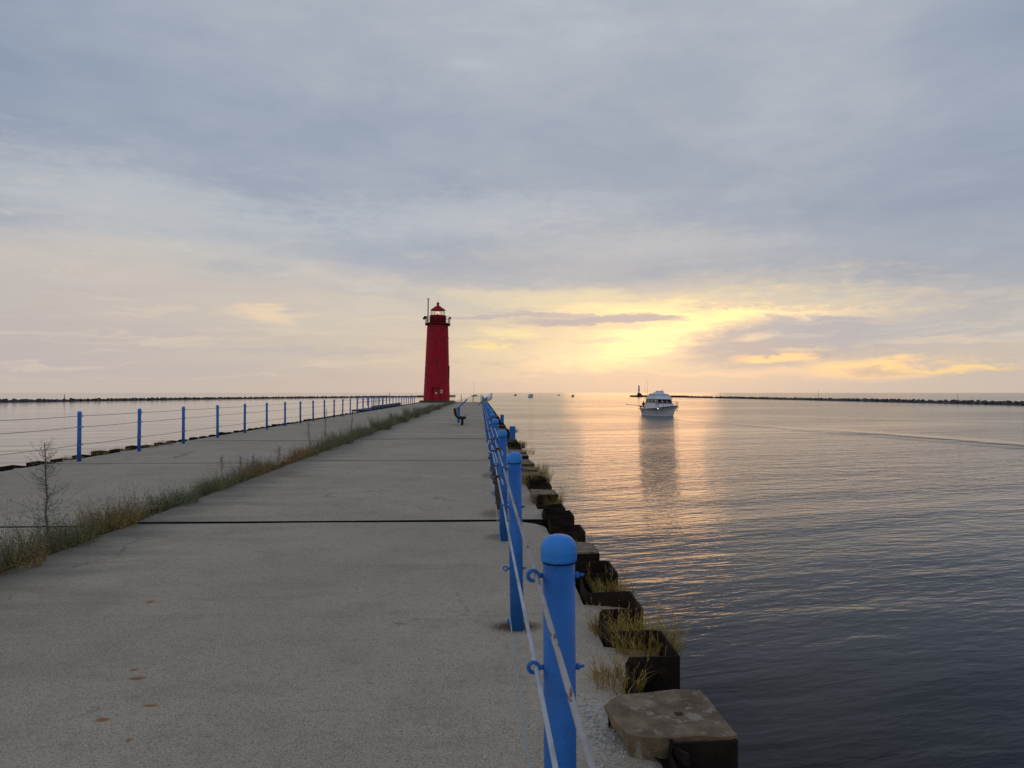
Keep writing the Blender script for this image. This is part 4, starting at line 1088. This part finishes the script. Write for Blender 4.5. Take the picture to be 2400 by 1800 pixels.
def person(loc, rotz, label, pose='stand', par=None):
    J = {'pelvis': (0, 0, .92), 'waist': (0, 0, 1.10), 'chest': (0, .02, 1.36), 'neck': (0, .02, 1.50), 'head': (0, .05, 1.60), 'crown': (0, .04, 1.74),
         'hl': (-.10, 0, .90), 'kl': (-.12, .03, .50), 'al': (-.12, 0, .08), 'tl': (-.12, .15, .03), 'hr': (.10, 0, .90), 'kr': (.12, .03, .50), 'ar': (.12, 0, .08), 'tr': (.12, .15, .03),
         'sl': (-.19, .01, 1.42), 'el': (-.27, .08, 1.16), 'wl': (-.20, .30, 1.12), 'sr': (.19, .01, 1.42), 'er': (.27, .08, 1.16), 'wr': (.20, .30, 1.12)}
    rad = {'pelvis': .15, 'waist': .14, 'chest': .17, 'neck': .06, 'head': .095, 'crown': .075, 'hl': .09, 'kl': .065, 'al': .045, 'tl': .035, 'hr': .09, 'kr': .065, 'ar': .045, 'tr': .035, 'sl': .075, 'el': .052, 'wl': .04, 'sr': .075, 'er': .052, 'wr': .04}
    ed = [('pelvis', 'waist'), ('waist', 'chest'), ('chest', 'neck'), ('neck', 'head'), ('head', 'crown'), ('pelvis', 'hl'), ('hl', 'kl'), ('kl', 'al'), ('al', 'tl'), ('pelvis', 'hr'), ('hr', 'kr'), ('kr', 'ar'), ('ar', 'tr'), ('chest', 'sl'), ('sl', 'el'), ('el', 'wl'), ('chest', 'sr'), ('sr', 'er'), ('er', 'wr')]
    names = list(J); me = bpy.data.meshes.new('person'); me.from_pydata([J[k] for k in names], [(names.index(a), names.index(b)) for a, b in ed], [])
    o = bpy.data.objects.new('person', me); COL.objects.link(o); o.location = loc; o.rotation_euler = (0, 0, rotz)
    sk = o.modifiers.new('skin', 'SKIN')
    for i, k in enumerate(names): me.skin_vertices[0].data[i].radius = (rad[k], rad[k]); me.skin_vertices[0].data[i].use_root = (i == 0)
    sb = o.modifiers.new('sub', 'SUBSURF'); sb.levels = sb.render_levels = 1
    me.materials.append(M['navy']); sk.use_smooth_shade = True
    tag(o, label, 'person')
    mb = MB(); mb.lathe([(.02, -.13), (.085, -.10), (.1, 0), (.09, .08), (.0, .12)], 12); h = mb.build('hair', 'black', o, (0, .01, 1.68))
    mb = MB(); mb.lathe([(.02, -.07), (.06, -.04), (.075, .02), (.05, .07)], 10); mb.build('face', 'skin', o, (0, .085, 1.60))
    return o
bpy.context.view_layer.update()
pw = by.matrix_world @ Vector((1.52, -3.55, .42))
person(pw, R(180), 'person in dark clothes standing at the stern side of the white motor yacht')


def far_boat(px, py, kind, wpx, label, cat, rot):
    p = P(px, py, WATER); k = p.length / FPX; root = empty(cat.replace(' ', '_'), (p.x, p.y, WATER), (0, 0, R(rot))); tag(root, label, cat)
    if kind == 'cruiser':
        hull_mesh(8, 3.0, .95, 1.3).build('hull', 'hull', root)
        mb = MB(); frustum(mb, -2.6, 1.6, 1.3, 1.1, 1.0, 1.55, .3, 0, .05); mb.build('cabin', 'white', root)
        mb = MB(); frustum(mb, -2.4, 1.2, 1.27, 1.08, 1.55, 2.2, .3, 0, .05); mb.build('window', 'glassdark', root)
        mb = MB(); frustum(mb, -2.8, 1.0, 1.35, 1.2, 2.2, 2.55, .2, 0, .1); mb.build('roof', 'white', root)
        mb = MB(); mb.tube([(.9, -1.5, 2.5), (.9, -1.6, 4.2)], .035, 5); mb.build('antenna', 'steel', root)
    elif kind == 'sail':
        hull_mesh(7.6, 2.4, .75, 1.0).build('hull', 'hull', root)
        mb = MB(); frustum(mb, -2.0, 1.6, .8, .5, .85, 1.35, .3, .1, .08); mb.build('cabin', 'navy', root)
        mb = MB(); mb.tube([(0, .6, .8), (0, .5, 37 * k)], [.075, .05], 6); mb.build('mast', 'steel', root)
        mb = MB(); mb.tube([(0, .5, 1.9), (0, -3.0, 1.8)], .12, 6); mb.build('boom', 'navy', root)
    elif kind == 'dinghy':
        hull_mesh(4.2, 2.0, .6, .8).build('hull', 'black', root)
        mb = MB(); frustum(mb, -.8, .3, .4, .35, .6, 1.3, .2, .1, .1); mb.build('console', 'navy', root)
    else:
        hull_mesh(6.5, 2.5, .8, 1.15).build('hull', 'hull' if kind == 'ttop' else 'black', root)
        mb = MB(); frustum(mb, -1.0, .6, .7, .6, .8, 1.7, .3, .1, .1); mb.build('console', 'navy', root)
        mb = MB(); mb.box((0, -.3, 2.5), (2.1, 2.2, .12)); mb.build('canopy', 'white', root)
        for sx in (-1, 1):
            for yy in (-1.1, .5): mb = MB(); mb.tube([(sx * .85, yy, .8), (sx * .95, yy, 2.5)], .05, 5); mb.build('canopy_post', 'steel', root)
    return root
far_boat(1112, 929.0, 'sail', 15, 'sailboat with bare mast anchored off the pier end, right of the lighthouse', 'sailboat', 70)
far_boat(1208.5, 927.6, 'fisher', 5, 'small open boat with white canopy and dark hull near the horizon, left of the cruiser', 'fishing boat', 200)
far_boat(1245, 932.0, 'cruiser', 11, 'white cabin cruiser with dark windows far out beyond the rail', 'cabin cruiser', 195)
far_boat(1310, 927.2, 'dinghy', 4, 'tiny dark dinghy near the horizon between two canopied boats', 'dinghy', 210)
far_boat(1343, 930.5, 'ttop', 6, 'small grey boat with canopy on the horizon left of the light tower', 'fishing boat', 185)
